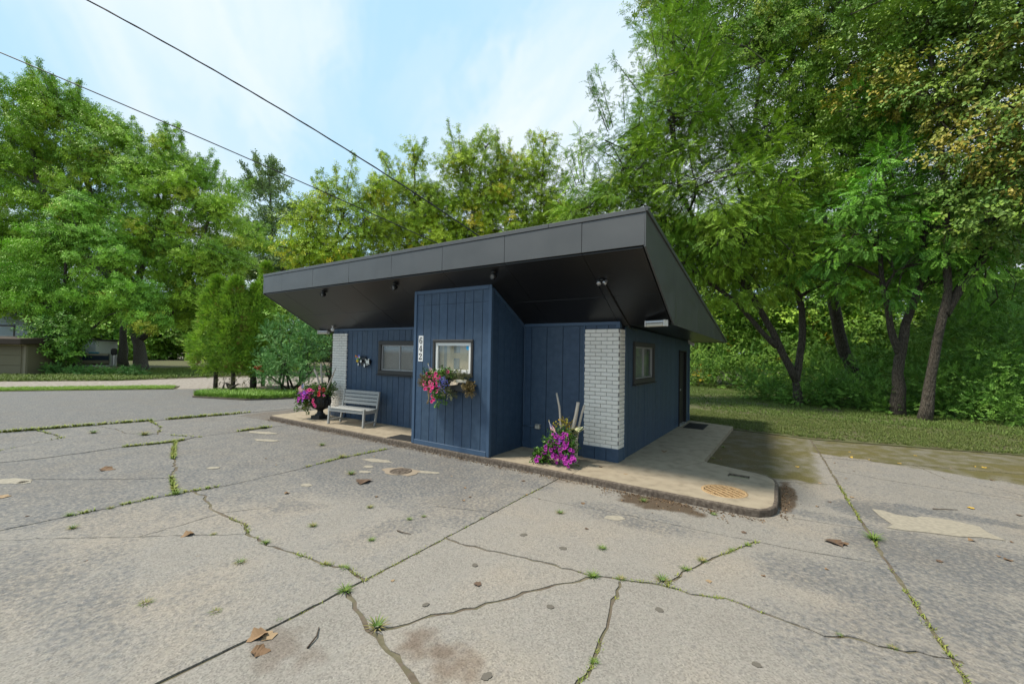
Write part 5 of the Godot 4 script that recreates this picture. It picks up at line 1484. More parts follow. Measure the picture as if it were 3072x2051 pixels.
func build_lot_things():
	# storm grate
	var g := thing("storm_grate", "round rust orange storm grate in the corner of the walk", "grate", Vector3(-0.76, PAD, -6.33))
	mi("ring", lathe([Vector2(0.282, -0.03), Vector2(0.282, 0.004), Vector2(0.245, 0.004), Vector2(0.245, -0.03)], 36), M.rust, g)
	var dirn := Vector3(cos(0.75), 0, sin(0.75))
	var perp := Vector3(-dirn.z, 0, dirn.x)
	for k in 7:
		var o := lerpf(-0.215, 0.215, k / 6.0)
		var half := sqrt(maxf(0.0, 0.252 * 0.252 - o * o))
		boxpart("bar", perp * o + Vector3(0, -0.010, 0), Vector3(half * 2.0, 0.022, 0.027), M.rust, g, 0.004, Basis(dirn, Vector3.UP, perp * -1.0))
	boxpart("cross_bar", Vector3(0, -0.012, 0), Vector3(0.5, 0.02, 0.02), M.rust, g, 0.004, Basis(perp, Vector3.UP, dirn))
	mi("pit", lathe([Vector2(0.28, -0.03), Vector2(0.27, -0.078), Vector2(0, -0.078)], 24), M.black, g)
	# slot box set in the walk
	var sb := thing("valve_box", "small rectangular recess in the walk behind the grate", "box", Vector3(-0.675, 0.012, -7.27))
	for e in [[0, -0.095, 0.288, 0.008], [0, 0.095, 0.288, 0.008], [-0.14, 0, 0.008, 0.18], [0.14, 0, 0.008, 0.18]]: boxpart("wall", Vector3(e[0], 0.034, e[1]), Vector3(e[2], 0.068, e[3]), M.kerb, sb, 0.002)
	boxpart("floor", Vector3(0, 0.022, 0), Vector3(0.27, 0.04, 0.175), pl(Color(0.24, 0.235, 0.14), 0.95), sb, 0.003)
	# cleanout cap
	var cc := thing("cleanout_cap", "round sunken iron cleanout cap in a patched ring", "cap", Vector3(-5.10, 0.0, -4.55))
	mi("patch", prism(blot(26, 0.30, 0.20, 3), 0.004, 0.01), pl(Color(0.27, 0.22, 0.165), 0.95), cc)
	mi("rim", lathe([Vector2(0.17, 0.0), Vector2(0.17, 0.010), Vector2(0.14, 0.012), Vector2(0.135, 0.005)], 28), M.kerb, cc)
	mi("lid", lathe([Vector2(0, 0.007), Vector2(0.12, 0.006), Vector2(0.136, 0.005)], 28), M.kerb, cc)
	for k in 6:
		var a := TAU * k / 6.0
		boxpart("rib", Vector3(cos(a) * 0.07, 0.009, sin(a) * 0.07), Vector3(0.08, 0.006, 0.014), M.kerb, cc, 0.002, Basis(Vector3.UP, -a))
	# thin pale cement patches on the lot
	var pm := StandardMaterial3D.new()
	pm.albedo_texture = ntex(0.03, [lin(0.26, 0.235, 0.19), lin(0.35, 0.315, 0.25)], [0.2, 0.9], 61)
	pm.uv1_triplanar = true; pm.uv1_world_triplanar = true; pm.roughness = 0.95
	var k := 0
	for q in [[-9.87, -4.75, 0.35, 0.12, "long pale cement patch on the lot before the urn"], [-8.99, -4.41, 0.25, 0.1, "second pale cement patch before the bench"], [-8.92, -1.02, 0.25, 0.12, "pale round cement patch at the far left"], [-7.55, -2.92, 0.10, 0.06, "small pale cement spot near the mossy crack at left"], [-5.61, -3.31, 0.09, 0.05, "small pale cement spot in front of the cleanout cap"], [-5.92, -4.75, 0.28, 0.09, "long pale cement patch before the bay"], [-5.72, -4.42, 0.08, 0.07, "small cement spot just left of the cleanout cap, the farther of two"], [-5.52, -4.20, 0.09, 0.06, "small cement spot just left of the cleanout cap, the nearer of two"], [-4.76, -4.76, 0.22, 0.06, "pale cement streak right of the cleanout cap"], [-1.71, -4.76, 0.12, 0.07, "oval cement patch on the damp slab by the walk"], [-8.71, -1.11, 0.1, 0.05, "small cement spot beside the round patch at far left"]]:
		k += 1
		var o := mi("cement_patch", prism(blot(22, q[2], q[3], k), 0.003, 0.006), pm, null, Transform3D(Basis(Vector3.UP, 0.35), Vector3(q[0], 0, q[1])))
		tag(o, q[4], "patch", "pale cement patches")
	var big := mi("cement_patch", prism(v2s([0.84, -7.00, 0.95, -7.02, 1.06, -6.93, 1.24, -6.96, 1.30, -7.05, 1.55, -7.10, 1.78, -7.03, 1.80, -6.85, 1.88, -6.66, 1.7, -6.62, 1.5, -6.50, 1.22, -6.43, 1.05, -6.36, 0.88, -6.34, 0.96, -6.48, 0.88, -6.75]), 0.003, 0.006), pm)
	tag(big, "large ragged pale cement patch right of the mossy joint", "patch", "pale cement patches")
	# dark tar plugs where posts once stood
	var tar := pl(Color(0.12, 0.108, 0.09), 0.95)
	k = 0
	var plugs := [[-2.32, -3.75, 0.038], [-1.85, -3.72, 0.038], [-2.34, -2.97, 0.028], [-2.27, -2.30, 0.024], [-1.50, -2.82, 0.028], [-0.82, -3.26, 0.03], [-1.48, -2.01, 0.032], [-0.18, -3.04, 0.026]]
	var pn := by_marks(plugs, "small dark round plug")
	for q in plugs:
		k += 1
		var o := mi("tar_plug", prism(blot(18, q[2], q[2] * 0.9, k * 2), 0.003, 0.006), tar, null, Transform3D(Basis(Vector3.UP, k * 1.1), Vector3(q[0], 0, q[1])))
		tag(o, pn[k - 1], "plug", "dark plugs in the slabs")
	# twigs
	for q in [[1.62, -7.55, 0.3, 0.5, "dark twig on the concrete right of the pale patch"], [-3.35, -3.05, 0.18, 0.1, "thin pale twig on the middle slab"], [-2.60, -1.62, 0.2, 2.2, "thin straw beside the crumpled leaves"]]:
		var o := mi("twig", tubemesh([Vector3(-q[2] / 2, 0.006, 0), Vector3(0, 0.012, 0.015), Vector3(q[2] / 2, 0.006, -0.01)], [0.006, 0.005, 0.003], 6), pl(Color(0.07, 0.05, 0.035), 0.9), null, Transform3D(Basis(Vector3.UP, q[3]), Vector3(q[0], 0, q[1])))
		tag(o, q[4], "twig")

# ---------------------------------------------------------------- trees
func bend(a: Vector3, b: Vector3, sag: float, n := 5) -> Array:
	var r := []
	var side := (b - a).cross(Vector3.UP).normalized() * rng.randfn() * 0.10 * a.distance_to(b)
	for k in n + 1:
		var t := float(k) / n
		r.append(a.lerp(b, t) + (Vector3(0, sag, 0) + side) * sin(PI * t) + rv() * 0.02 * a.distance_to(b) * (1.0 if k > 0 and k < n else 0.0))
	return r

func taper(n: int, a: float, b: float) -> Array:
	var r := []
	for k in n: r.append(lerpf(a, b, float(k) / maxf(1.0, n - 1.0)))
	return r

# stems: [[points], r0, r1]; lobes: [x, y, z, r]
func tree(called: String, label: String, group: String, stems: Array, lobes: Array, mesh: Mesh, o: Dictionary) -> Node3D:
	var base: Vector3 = stems[0][0][0]
	var t := thing(called, label, "tree", base, 0.0, group)
	var bark: Material = M[o.get("bark", "bark")]
	var nodes := []
	for i in stems.size():
		var pts := []
		for p in stems[i][0]: pts.append(p - base)
		var rad := taper(pts.size(), stems[i][1], stems[i][2])
		if i == 0:
			rad[0] *= 1.35
			pts[0] = pts[0] - Vector3(0, 0.15, 0)
		var fine := []
		var fr := []
		for k in pts.size() - 1:
			for q in 3:
				fine.append((pts[k] as Vector3).lerp(pts[k + 1], q / 3.0) + (rv() * rad[k] * 0.08 if q > 0 else Vector3.ZERO)); fr.append(lerpf(rad[k], rad[k + 1], q / 3.0))
		fine.append(pts[pts.size() - 1]); fr.append(rad[pts.size() - 1])
		var st := stt()
		tube(st, fine, fr, 11 if i == 0 else 8, true, 0.07)
		mi("trunk" if i == 0 else "limb", fin(st), bark, t)
		for k in fine.size():
			if fine[k].y > o.get("clear", 1.5): nodes.append([fine[k], fr[k]])
	var buf := PackedFloat32Array()
	var tw := stt()
	var mid := Vector3.ZERO
	for l in lobes: mid += (Vector3(l[0], l[1], l[2]) - base) / lobes.size()
	var dens: float = o.get("clumps", 8.0)
	var per: int = o.get("per", 22)
	var size: float = o.get("size", 0.5)
	var cr: float = o.get("cr", 0.55)
	var c0: Color = o.c0
	var c1: Color = o.c1
	var c2: Color = o.get("accent", c1)
	var ac: float = o.get("accent_share", 0.0)
	var droop: float = o.get("droop", 0.25)
	for l in lobes:
		var c := Vector3(l[0], l[1], l[2]) - base
		var r: float = l[3]
		var best = nodes[0]
		var bd := 1e9
		for n in nodes:
			var dd: float = n[0].distance_to(c) + maxf(0.0, n[0].y - c.y + 0.4 * r) * 2.0
			if dd < bd:
				bd = dd; best = n
		var r0 := minf(best[1] * 0.75, 0.035 * best[0].distance_to(c) + 0.03)
		var limb := bend(best[0], c, 0.10 * best[0].distance_to(c))
		var ls := stt()
		tube(ls, limb, taper(limb.size(), r0, 0.022), 7)
		mi("limb", fin(ls), bark, t)
		var n := int(dens * r * r)
		var tips := []
		for k in n:
			var d := rv().normalized()
			d.y *= 0.9
			var p := c + d * r * pow(rng.randf(), 0.42)
			var root: Vector3 = limb[rng.randi_range(3, limb.size() - 1)]
			if tips.size() > 4 and rng.randf() < 0.6: root = tips[rng.randi_range(0, tips.size() - 1)]
			var br := bend(root, p, 0.05, 3)
			tube(tw, br, taper(4, 0.024 * o.get("twig", 1.0), 0.007 * o.get("twig", 1.0)), 5, false)
			tips.append(p)
			var tint := c0.lerp(c1, rng.randf())
			if rng.randf() < (l[5] if l.size() > 5 else ac): tint = tint.lerp(c2, rng.randf_range(0.5, 1.0))
			var out := (p - mid).normalized()
			for q in per:
				var e := rv().normalized() * pow(rng.randf(), 0.5) * cr
				e.y *= 0.6
				var dir := e.normalized() + out * 0.55 + Vector3(0, 0.25 - droop, 0) + rv() * 0.25
				var j := rng.randf_range(0.72, 1.28)
				put(buf, frame(dir, Vector3(0, 1, 0) + rv() * 0.45 + out * 0.3, size * rng.randf_range(0.6, 1.15)), p + e, Color(tint.r * j, tint.g * j, tint.b * j * rng.randf_range(0.8, 1.2)))
		# upright shoots that break the outline
		for k in (l[4] if l.size() > 4 else 0):
			var d := Vector3(rng.randfn() * 0.55, rng.randf_range(0.55, 1.1), rng.randfn() * 0.55).normalized()
			var a0: Vector3 = c + d * r * 0.75
			var ln: float = minf(r, 2.2) * rng.randf_range(0.5, 1.15) + 0.2
			var d2 := (d + Vector3(0, 0.6, 0)).normalized()
			tube(tw, [a0, a0 + d2 * ln * 0.5, a0 + d2 * ln], [0.02, 0.013, 0.006], 5, false)
			var tint := c0.lerp(c1, rng.randf())
			for q in int(ln * 30.0):
				var u := rng.randf()
				var e := rv() * 0.16 * (1.15 - u)
				var j := rng.randf_range(0.75, 1.25)
				put(buf, frame(d2 * 0.7 + rv() * 0.6, Vector3.UP + rv() * 0.5, size * rng.randf_range(0.5, 0.9)), a0 + d2 * ln * u + e, Color(tint.r * j, tint.g * j, tint.b * j))
	mi("branches", fin(tw), bark, t)
	scatter("crown", mesh, M.leaf, buf, t)
	return t

func V(a: Array) -> Array:
	var r := []
	for i in range(0, a.size(), 3): r.append(Vector3(a[i], a[i + 1], a[i + 2]))
	return r

func mass(called: String, label: String, cat: String, lobes: Array, mesh: Mesh, dens: float, per: int, cr: float, size: float, c0: Color, c1: Color, accent := Color(0, 0, 0), share := 0.0):
	var buf := PackedFloat32Array()
	for l in lobes:
		var c := Vector3(l[0], l[1], l[2])
		for k in int(dens * l[3] * l[3]):
			var d := rv().normalized()
			var p: Vector3 = c + d * l[3] * pow(rng.randf(), 0.4)
			if p.y < 0.1: p.y = 0.1 + rng.randf() * 0.25
			var tint := c0.lerp(c1, rng.randf())
			if rng.randf() < share: tint = accent
			for q in per:
				var e := rv().normalized() * pow(rng.randf(), 0.5) * cr
				var j := rng.randf_range(0.72, 1.28)
				put(buf, frame(e.normalized() + d * 0.5 + Vector3(0, 0.35, 0), Vector3(0, 1, 0) + rv() * 0.5, size * rng.randf_range(0.6, 1.15)), p + e, Color(tint.r * j, tint.g * j, tint.b * j))
	tag(scatter(called, mesh, M.leaf, buf), label, cat)

func shrub(called: String, label: String, base: Vector3, lobes: Array, mesh: Mesh, dens: float, per: int, cr: float, size: float, c0: Color, c1: Color, stems := 5, accent := Color(0, 0, 0), share := 0.0):
	var t := thing(called, label, "shrub", base)
	var buf := PackedFloat32Array()
	for k in stems:
		var l: Array = lobes[k % lobes.size()]
		var c := Vector3(l[0], l[1], l[2]) - base
		var a := Vector3(rng.randf_range(-0.3, 0.3), 0, rng.randf_range(-0.3, 0.3))
		mi("stem", tubemesh(bend(a, c, 0.1, 4), taper(5, 0.05, 0.015), 6), M.bark, t)
	for l in lobes:
		var c := Vector3(l[0], l[1], l[2]) - base
		for k in int(dens * l[3] * l[3]):
			var d := rv().normalized()
			var p: Vector3 = c + d * l[3] * pow(rng.randf(), 0.4)
			if p.y < 0.08: p.y = 0.08 + rng.randf() * 0.2
			var tint := c0.lerp(c1, rng.randf())
			if rng.randf() < share: tint = accent
			for q in per:
				var e := rv().normalized() * pow(rng.randf(), 0.5) * cr
				var j := rng.randf_range(0.72, 1.28)
				put(buf, frame(e.normalized() + d * 0.6 + Vector3(0, 0.3, 0), Vector3(0, 1, 0) + rv() * 0.5, size * rng.randf_range(0.6, 1.15)), p + e, Color(tint.r * j, tint.g * j, tint.b * j))
	scatter("foliage", mesh, M.leaf, buf, t)

func thuja(label: String, base: Vector3, h: float, r: float, mesh: Mesh, n: int):
	var t := thing("arborvitae", label, "tree", base, 0.0, "clipped arborvitae on the planting island")
	mi("trunk", tubemesh([Vector3(0, -0.1, 0), Vector3(0.05, h * 0.4, 0.02), Vector3(0, h * 0.9, 0)], [0.09, 0.06, 0.02], 8), M.bark, t)
	var buf := PackedFloat32Array()
	for k in n / 16:
		var u := pow(rng.randf(), 0.8)
		var y := 0.7 + u * (h - 0.7)
		# narrow pointed outline made of lumps
		var a := rng.randf() * TAU
		var tt := (y - 0.7) / (h - 0.7)
		var q := r * pow(1.0 - tt * 0.985, 0.62) * (0.55 + 0.45 * smoothstep(0.0, 0.22, tt)) * (1.0 + 0.16 * sin(a * 3.0 + y * 2.0) + 0.1 * sin(a * 2.0 - y * 3.7))
		q *= lerpf(0.72, 1.04, pow(rng.randf(), 0.6))
		var d := Vector3(cos(a), 0, sin(a))
		var tone := Color(0.16, 0.32, 0.035).lerp(Color(0.42, 0.60, 0.06), rng.randf())
		if rng.randf() < 0.03: tone = Color(0.34, 0.22, 0.07)
		for w in 16:
			var e := rv().normalized()
			var j := rng.randf_range(0.72, 1.28)
			put(buf, frame(e * 0.8 + d * 0.7 + Vector3(0, 0.35, 0), rv(), rng.randf_range(0.10, 0.18)), d * q + Vector3(0, y, 0) + e * rng.randf_range(0.02, 0.16), Color(tone.r * j, tone.g * j, tone.b * j))
	scatter("foliage", mesh, M.leaf, buf, t)

func build_trees():
	var pin := spray_pinnate()
	var brd := spray_broad()
	var trio := spray_rosette()
	var sml := spray_small()
	var scl := spray_scale()
	var wd := "trees at the edge of the woods"
	# ---- right
	tree("walnut_tree", "forked tree leaning over the lawn, nearest the building", wd,
		[[V([0.21, 0, -20.2, 0.13, 1.08, -20.13, 0.32, 2.48, -20.25, 0.32, 3.75, -20.25, 0.16, 4.57, -20.14, -0.37, 5.26, -19.8, -0.95, 6.2, -19.4, -1.9, 9.0, -19.0]), 0.15, 0.06],
		[V([0.13, 1.0, -20.13, -0.47, 2.46, -19.73, -0.79, 3.21, -19.53, -1.43, 4.54, -19.11, -2.07, 5.49, -18.7, -2.81, 6.4, -18.21, -3.8, 8.5, -17.8, -4.2, 11.5, -17.8]), 0.15, 0.06],
		[V([-0.52, 2.33, -19.7, -1.0, 2.89, -19.39, -1.85, 4.08, -18.84, -2.44, 4.58, -18.46, -3.18, 5.2, -17.97, -4.6, 6.6, -17.4, -6.4, 7.8, -16.2]), 0.11, 0.04]],
		[[-6.9, 7.9, -15.8, 1.5, 6], [-5.6, 9.8, -16.6, 1.9, 8], [-4.1, 11.8, -17.6, 2.1, 8], [-3.0, 8.4, -17.1, 2.0], [-1.6, 6.6, -17.5, 1.7], [-4.3, 7.5, -17.5, 1.7], [-1.9, 10.6, -19.0, 2.1], [-0.7, 8.2, -18.7, 1.8], [-4.1, 14.9, -18.8, 2.1, 6], [-2.6, 13.3, -19.2, 2.1], [-2.9, 5.9, -18.4, 1.3], [-0.5, 5.7, -18.7, 1.3], [-3.8, 6.3, -17.8, 1.4], [-2.7, 4.9, -19.1, 1.1], [-1.5, 5.1, -18.7, 1.2], [0.6, 6.1, -19.5, 1.3], [-5.1, 8.8, -17.5, 1.6], [-6.6, 8.9, -17.2, 1.4], [-7.5, 7.2, -16.6, 1.2], [-5.0, 11.1, -18.2, 1.7], [-0.6, 5.0, -20.5, 1.0], [1.8, 4.9, -20.3, 1.1]],
		pin, {"c0": Color(0.13, 0.28, 0.025), "c1": Color(0.36, 0.54, 0.045), "accent": Color(0.412, 0.544, 0.057), "accent_share": 0.08, "clumps": 9.0, "per": 44, "size": 0.37, "cr": 0.62, "droop": 0.45, "bark": "bark"})
	tree("walnut_tree", "tallest tree in the woods with a straight dark trunk", wd,
		[[V([2.37, 0, -23.6, 2.14, 1.53, -23.46, 1.8, 2.57, -23.24, 1.51, 4.31, -23.05, 1.34, 5.57, -22.94, 0.99, 9.12, -22.71, 0.78, 11.73, -22.58, 1.0, 13.93, -22.72, 1.29, 15.52, -22.9, 1.65, 17.21, -23.14, 1.8, 20, -23.3]), 0.26, 0.09],
		[V([1.34, 5.22, -22.94, 0.99, 5.63, -22.71, 0.64, 5.98, -22.49, -0.8, 8.2, -21.6, -1.6, 11.0, -21.5, -1.2, 15.0, -22.0]), 0.2, 0.07]],
		[[1.0, 16.7, -22.7, 2.5], [-1.0, 15.9, -22.0, 2.5], [-3.0, 17.9, -21.9, 2.5], [1.3, 12.7, -22.3, 2.2], [-0.3, 11.9, -21.3, 2.0], [2.5, 14.6, -23.1, 2.2], [1.9, 10.1, -21.5, 2.0], [0.5, 8.8, -20.6, 1.8], [-5.1, 19.6, -21.8, 2.0], [-1.0, 20.9, -23.2, 2.6], [2.2, 19.6, -24.1, 2.6], [3.6, 12.2, -23.6, 1.8]],
		trio, {"c0": Color(0.11, 0.23, 0.03), "c1": Color(0.29, 0.44, 0.05), "accent": Color(0.363, 0.429, 0.057), "accent_share": 0.06, "clumps": 8.0, "per": 42, "size": 0.36, "cr": 0.68, "droop": 0.4, "clear": 4.0})
	tree("elm_tree", "dark tree splitting into a narrow fork near the stump", wd,
		[[V([3.03, 0, -19.26, 2.99, 1.47, -19.24, 3.08, 2.13, -19.3, 3.22, 3.11, -19.39, 3.5, 4.0, -19.57, 3.68, 4.77, -19.69, 3.74, 6.31, -19.73, 3.7, 9.0, -20.0]), 0.17, 0.07],
		[V([3.08, 2.0, -19.3, 2.86, 2.72, -19.16, 2.73, 3.54, -19.07, 2.55, 4.64, -18.95, 2.5, 6.0, -18.93, 2.7, 8.5, -19.4]), 0.12, 0.05]],
		[[2.9, 7.5, -19.2, 1.8], [1.8, 6.2, -18.4, 1.5], [4.0, 9.6, -20.5, 2.0], [3.1, 11.2, -20.5, 2.0], [4.0, 6.5, -19.3, 1.5], [3.1, 5.0, -18.7, 1.2], [2.4, 8.0, -19.4, 1.6], [1.1, 5.4, -18.6, 1.2], [2.6, 5.2, -21.0, 1.4], [1.0, 6.8, -21.2, 1.6], [3.8, 5.2, -20.6, 1.3], [5.0, 4.8, -20.0, 1.4], [6.0, 6.4, -20.5, 1.6]],
		pin, {"c0": Color(0.08, 0.23, 0.03), "c1": Color(0.22, 0.46, 0.05), "accent": Color(0.231, 0.528, 0.057), "accent_share": 0.12, "clumps": 9.0, "per": 34, "size": 0.36, "cr": 0.58, "droop": 0.45})
	tree("cottonwood_tree", "leaning cottonwood with yellowing broad leaves at the right edge", wd,
		[[V([3.44, 0, -18.34, 3.66, 1.42, -18.49, 3.92, 2.95, -18.66, 4.14, 4.23, -18.8, 4.11, 5.5, -18.78, 4.05, 7.6, -18.7, 3.9, 10.3, -18.6, 3.7, 13.0, -19.0]), 0.14, 0.06],
		[V([4.03, 3.36, -18.73, 4.48, 4.28, -19.02, 5.03, 5.11, -19.38, 5.6, 7.0, -19.0, 5.6, 10.0, -18.4]), 0.15, 0.06]],
		[[4.9, 11.5, -18.7, 1.8, 0, 0.2], [3.8, 12.8, -19.2, 1.8], [5.2, 8.5, -17.7, 1.6, 0, 0.6], [4.6, 7.4, -17.9, 1.3, 0, 0.3], [4.3, 10.0, -18.3, 1.6, 0, 0.5], [5.3, 6.2, -17.7, 1.2], [3.0, 13.9, -19.9, 1.8], [5.4, 11.8, -17.8, 1.6], [4.7, 15.0, -19.7, 2.0], [2.6, 11.4, -19.2, 1.4, 0, 0.4]],
		brd, {"c0": Color(0.11, 0.22, 0.04), "c1": Color(0.27, 0.38, 0.07), "accent": Color(0.36, 0.30, 0.05), "accent_share": 0.06, "clumps": 9.0, "per": 34, "size": 0.31, "cr": 0.65, "droop": 0.4, "bark": "bark"})
	var back := [["left of the forked tree", [[-5.1, 7.4, -32.4, 2.6], [-3.1, 10.0, -33.8, 3.0], [-3.4, 4.9, -32.4, 2.4], [-6.9, 10.2, -32.5, 2.6]]], ["behind the forked tree", [[-0.4, 6.6, -33.1, 2.8], [1.5, 9.8, -35.6, 3.0], [-1.5, 11.9, -34.8, 3.0], [0.3, 4.2, -32.4, 2.2]]], ["behind the tallest trunk", [[4.0, 7.0, -34.8, 2.8], [5.6, 10.8, -37.0, 3.0], [2.9, 4.1, -32.9, 2.2]]], ["behind the narrow fork", [[7.1, 7.2, -34.4, 2.6], [9.0, 10.7, -36.9, 2.8], [6.2, 4.5, -32.7, 2.2]]], ["at the far right of the woods", [[8.9, 7.6, -32.0, 2.4], [8.9, 4.6, -29.6, 2.0], [7.9, 4.8, -31.4, 2.0], [10.0, 10.6, -32.8, 2.4]]]]
	for b in back:
		var l: Array = b[1]
		var x: float = l[0][0]
		var z: float = l[0][2] - 0.5
		tree("woodland_tree", "shaded woodland tree standing " + b[0], "trees deeper in the woods", [[V([x, 0, z, x + 0.2, 3, z, x - 0.1, 6, z - 0.2, l[1][0], l[1][1], l[1][2]]), 0.2, 0.07]], l, brd, {"c0": Color(0.13, 0.28, 0.04), "c1": Color(0.33, 0.50, 0.06), "clumps": 7.0, "per": 26, "size": 0.5, "cr": 0.75})
	var un := []
	for k in 11:
		un.append([[-5.3, -3.5, -1.9, -0.4, 1.0, 2.2, 3.3, 4.3, 5.1, 5.8, 6.4][k], 0.9 + 0.5 * (k % 2), [-28.8, -28.6, -28.4, -28.0, -27.6, -27.1, -26.5, -25.8, -25.1, -24.2, -23.3][k], 1.6])
		un.append([lerpf(-5.6, 9.5, k / 10.0), [4.0, 3.3, 2.6, 3.7, 2.8, 2.2, 3.1, 2.6, 2.2, 2.9, 2.3][k], -31.6 + 0.4 * sin(k * 2.0), 1.8])
		un.append([lerpf(-8.5, 11.0, k / 10.0), 1.2, -33.0, 2.0])
		un.append([lerpf(4.6, 9.0, k / 10.0), 1.0 + 1.3 * (k % 3), lerpf(-22.5, -26.0, k / 10.0), 1.3])
	mass("undergrowth", "dense dark green undergrowth below the right hand trees", "undergrowth", un, sml, 18.0, 18, 0.42, 0.28, Color(0.09, 0.21, 0.03), Color(0.24, 0.40, 0.06), Color(0.45, 0.33, 0.03), 0.008)
	var uf := []
	for k in 22: uf.append([lerpf(-1.6, 6.6, k / 21.0), 0.45 + 0.35 * sin(k * 1.9), lerpf(-21.8, -18.9, k / 21.0) + 0.6 * sin(k * 2.7), 0.8])
	uf.append_array([[4.8, 1.4, -19.6, 1.0], [5.6, 2.2, -19.8, 1.1], [6.3, 1.2, -19.0, 1.0], [2.2, 1.0, -21.5, 0.9], [1.2, 1.2, -22.5, 1.0], [4.6, 3.2, -21.0, 1.1], [5.8, 3.6, -21.0, 1.2], [3.9, 1.2, -20.6, 1.0], [0.9, 0.6, -21.0, 0.8]])
	mass("woods_edge_plants", "leafy green plants along the edge of the lawn", "plants", uf, sml, 30.0, 14, 0.3, 0.22, Color(0.08, 0.20, 0.03), Color(0.20, 0.38, 0.06))
	# ---- woods going on past the right edge of the view
	for b in [["beside the lot, right of the yellowing cottonwood", 8.6, -10.0], ["beside the lot, between the cottonwood and the viewer", 8.4, -5.0], ["beside the lot, nearest the viewer on the right", 8.8, 0.5]]:
		var x: float = b[1]
		var z: float = b[2]
		tree("woodland_tree", "broad tree standing " + b[0], "trees deeper in the woods", [[V([x, 0, z, x + 0.2, 3, z, x - 0.1, 6, z - 0.2, x, 10, z]), 0.22, 0.07]], [[x - 1.0, 6, z, 2.6], [x + 1.0, 9, z, 2.8], [x - 0.6, 11.5, z, 2.4], [x, 7, z + 2.2, 2.4], [x, 7.5, z - 2.2, 2.4], [x, 4, z, 2.0]], brd, {"c0": Color(0.07, 0.16, 0.02), "c1": Color(0.17, 0.28, 0.04), "clumps": 7.0, "per": 18, "size": 0.6, "cr": 0.75})
	# ---- behind the building
	var cen := "light airy trees behind the building"
	var co := {"c0": Color(0.25, 0.40, 0.035), "c1": Color(0.48, 0.60, 0.05), "accent": Color(0.693, 0.594, 0.057), "accent_share": 0.12, "clumps": 12.0, "per": 28, "size": 0.34, "cr": 0.68, "twig": 1.0}
	tree("ash_tree", "yellow tinged airy tree above the left end of the roof", cen, [[V([-20.2, 0, -13.2, -20.0, 4, -13.2, -20.1, 7.5, -13.0, -19.8, 9.5, -13.4]), 0.2, 0.05]], [[-21.2, 8.2, -12.5, 1.6], [-20.9, 6.8, -11.5, 1.3], [-20.7, 6.3, -12.7, 1.5], [-19.8, 6.6, -14.4, 1.5], [-20.0, 9.4, -13.2, 1.4, 8], [-18.6, 8.5, -14.1, 1.4, 6], [-19.8, 7.0, -13.4, 1.5], [-18.3, 10.3, -14.3, 1.0]], trio, co)
	co = co.duplicate(); co.accent_share = 0.08
	tree("ash_tree", "airy light green tree above the roof left of the middle", cen, [[V([-17.8, 0, -17.2, -17.9, 5, -17.0, -18.1, 9, -16.8, -18.2, 12.5, -16.7]), 0.19, 0.04]], [[-18.7, 11.4, -16.5, 1.5, 9], [-19.3, 9.1, -16.1, 1.6, 5], [-17.4, 10.4, -17.3, 1.3], [-17.1, 7.8, -17.5, 1.7], [-18.3, 13.2, -16.7, 0.7], [-19.0, 7.4, -16.2, 1.6], [-18.0, 9.0, -16.9, 1.6], [-17.3, 9.8, -18.3, 1.4]], trio, co)
	tree("ash_tree", "airy light green tree rising over the middle of the roof", cen, [[V([-15.8, 0, -19.6, -15.7, 5, -19.6, -16.0, 9, -19.3, -15.6, 13.5, -19.7]), 0.18, 0.04]], [[-16.6, 12.8, -19.0, 1.5, 9], [-15.5, 11.3, -19.8, 1.7, 5], [-16.1, 9.0, -19.4, 1.8, 4], [-14.6, 12.6, -20.2, 1.2, 7], [-15.3, 14.5, -19.9, 0.6], [-14.6, 9.0, -20.3, 1.7], [-16.3, 8.2, -19.2, 1.7], [-17.0, 11.0, -18.8, 1.3], [-14.2, 11.4, -20.6, 1.3]], trio, co)
	tree("ash_tree", "thin airy tree beside the dense woods behind the roof", cen, [[V([-12.9, 0, -21.5, -12.8, 5, -21.5, -12.6, 9, -21.6, -12.5, 14.2, -21.7]), 0.15, 0.03]], [[-12.7, 12.8, -21.5, 1.2, 8], [-12.4, 10.6, -21.8, 1.5, 6], [-13.7, 9.8, -20.9, 1.2], [-12.4, 14.8, -21.7, 0.6], [-11.3, 9.3, -22.5, 1.3], [-12.4, 7.6, -21.8, 1.6], [-14.0, 12.4, -20.8, 1.1, 5], [-13.2, 8.3, -21.2, 1.6], [-11.5, 10.4, -22.3, 1.4, 3], [-14.0, 8.0, -20.8, 1.5]], trio, co)
	tree("poplar_tree", "tall narrow grey green poplar far behind the evergreens", "", [[V([-46.6, 0, -23.2, -46.7, 6, -23.2, -47.0, 13, -23, -47.5, 20.5, -22.7]), 0.4, 0.06], [V([-46.7, 7, -23.2, -45.6, 12, -24, -45.0, 18, -24.4]), 0.2, 0.05]], [[-47.6, 19.3, -22.7, 1.9, 10], [-48.1, 15.1, -22.4, 2.4], [-46.4, 11.3, -23.5, 2.8], [-45.0, 16.4, -24.4, 2.2], [-48.4, 10.4, -22.2, 2.4], [-45.5, 7.6, -24.1, 2.5], [-47.8, 5.6, -22.6, 2.3]], brd, {"c0": Color(0.20, 0.30, 0.12), "c1": Color(0.36, 0.46, 0.20), "clumps": 6.0, "per": 30, "size": 0.55, "cr": 0.8, "bark": "bark_grey", "droop": 0.1})
	# ---- left
	var lm := {"c0": Color(0.17, 0.34, 0.035), "c1": Color(0.37, 0.56, 0.055), "accent": Color(0.495, 0.544, 0.066), "accent_share": 0.10, "clumps": 5.0, "per": 50, "size": 0.44, "cr": 0.8, "bark": "bark_grey", "droop": 0.2}
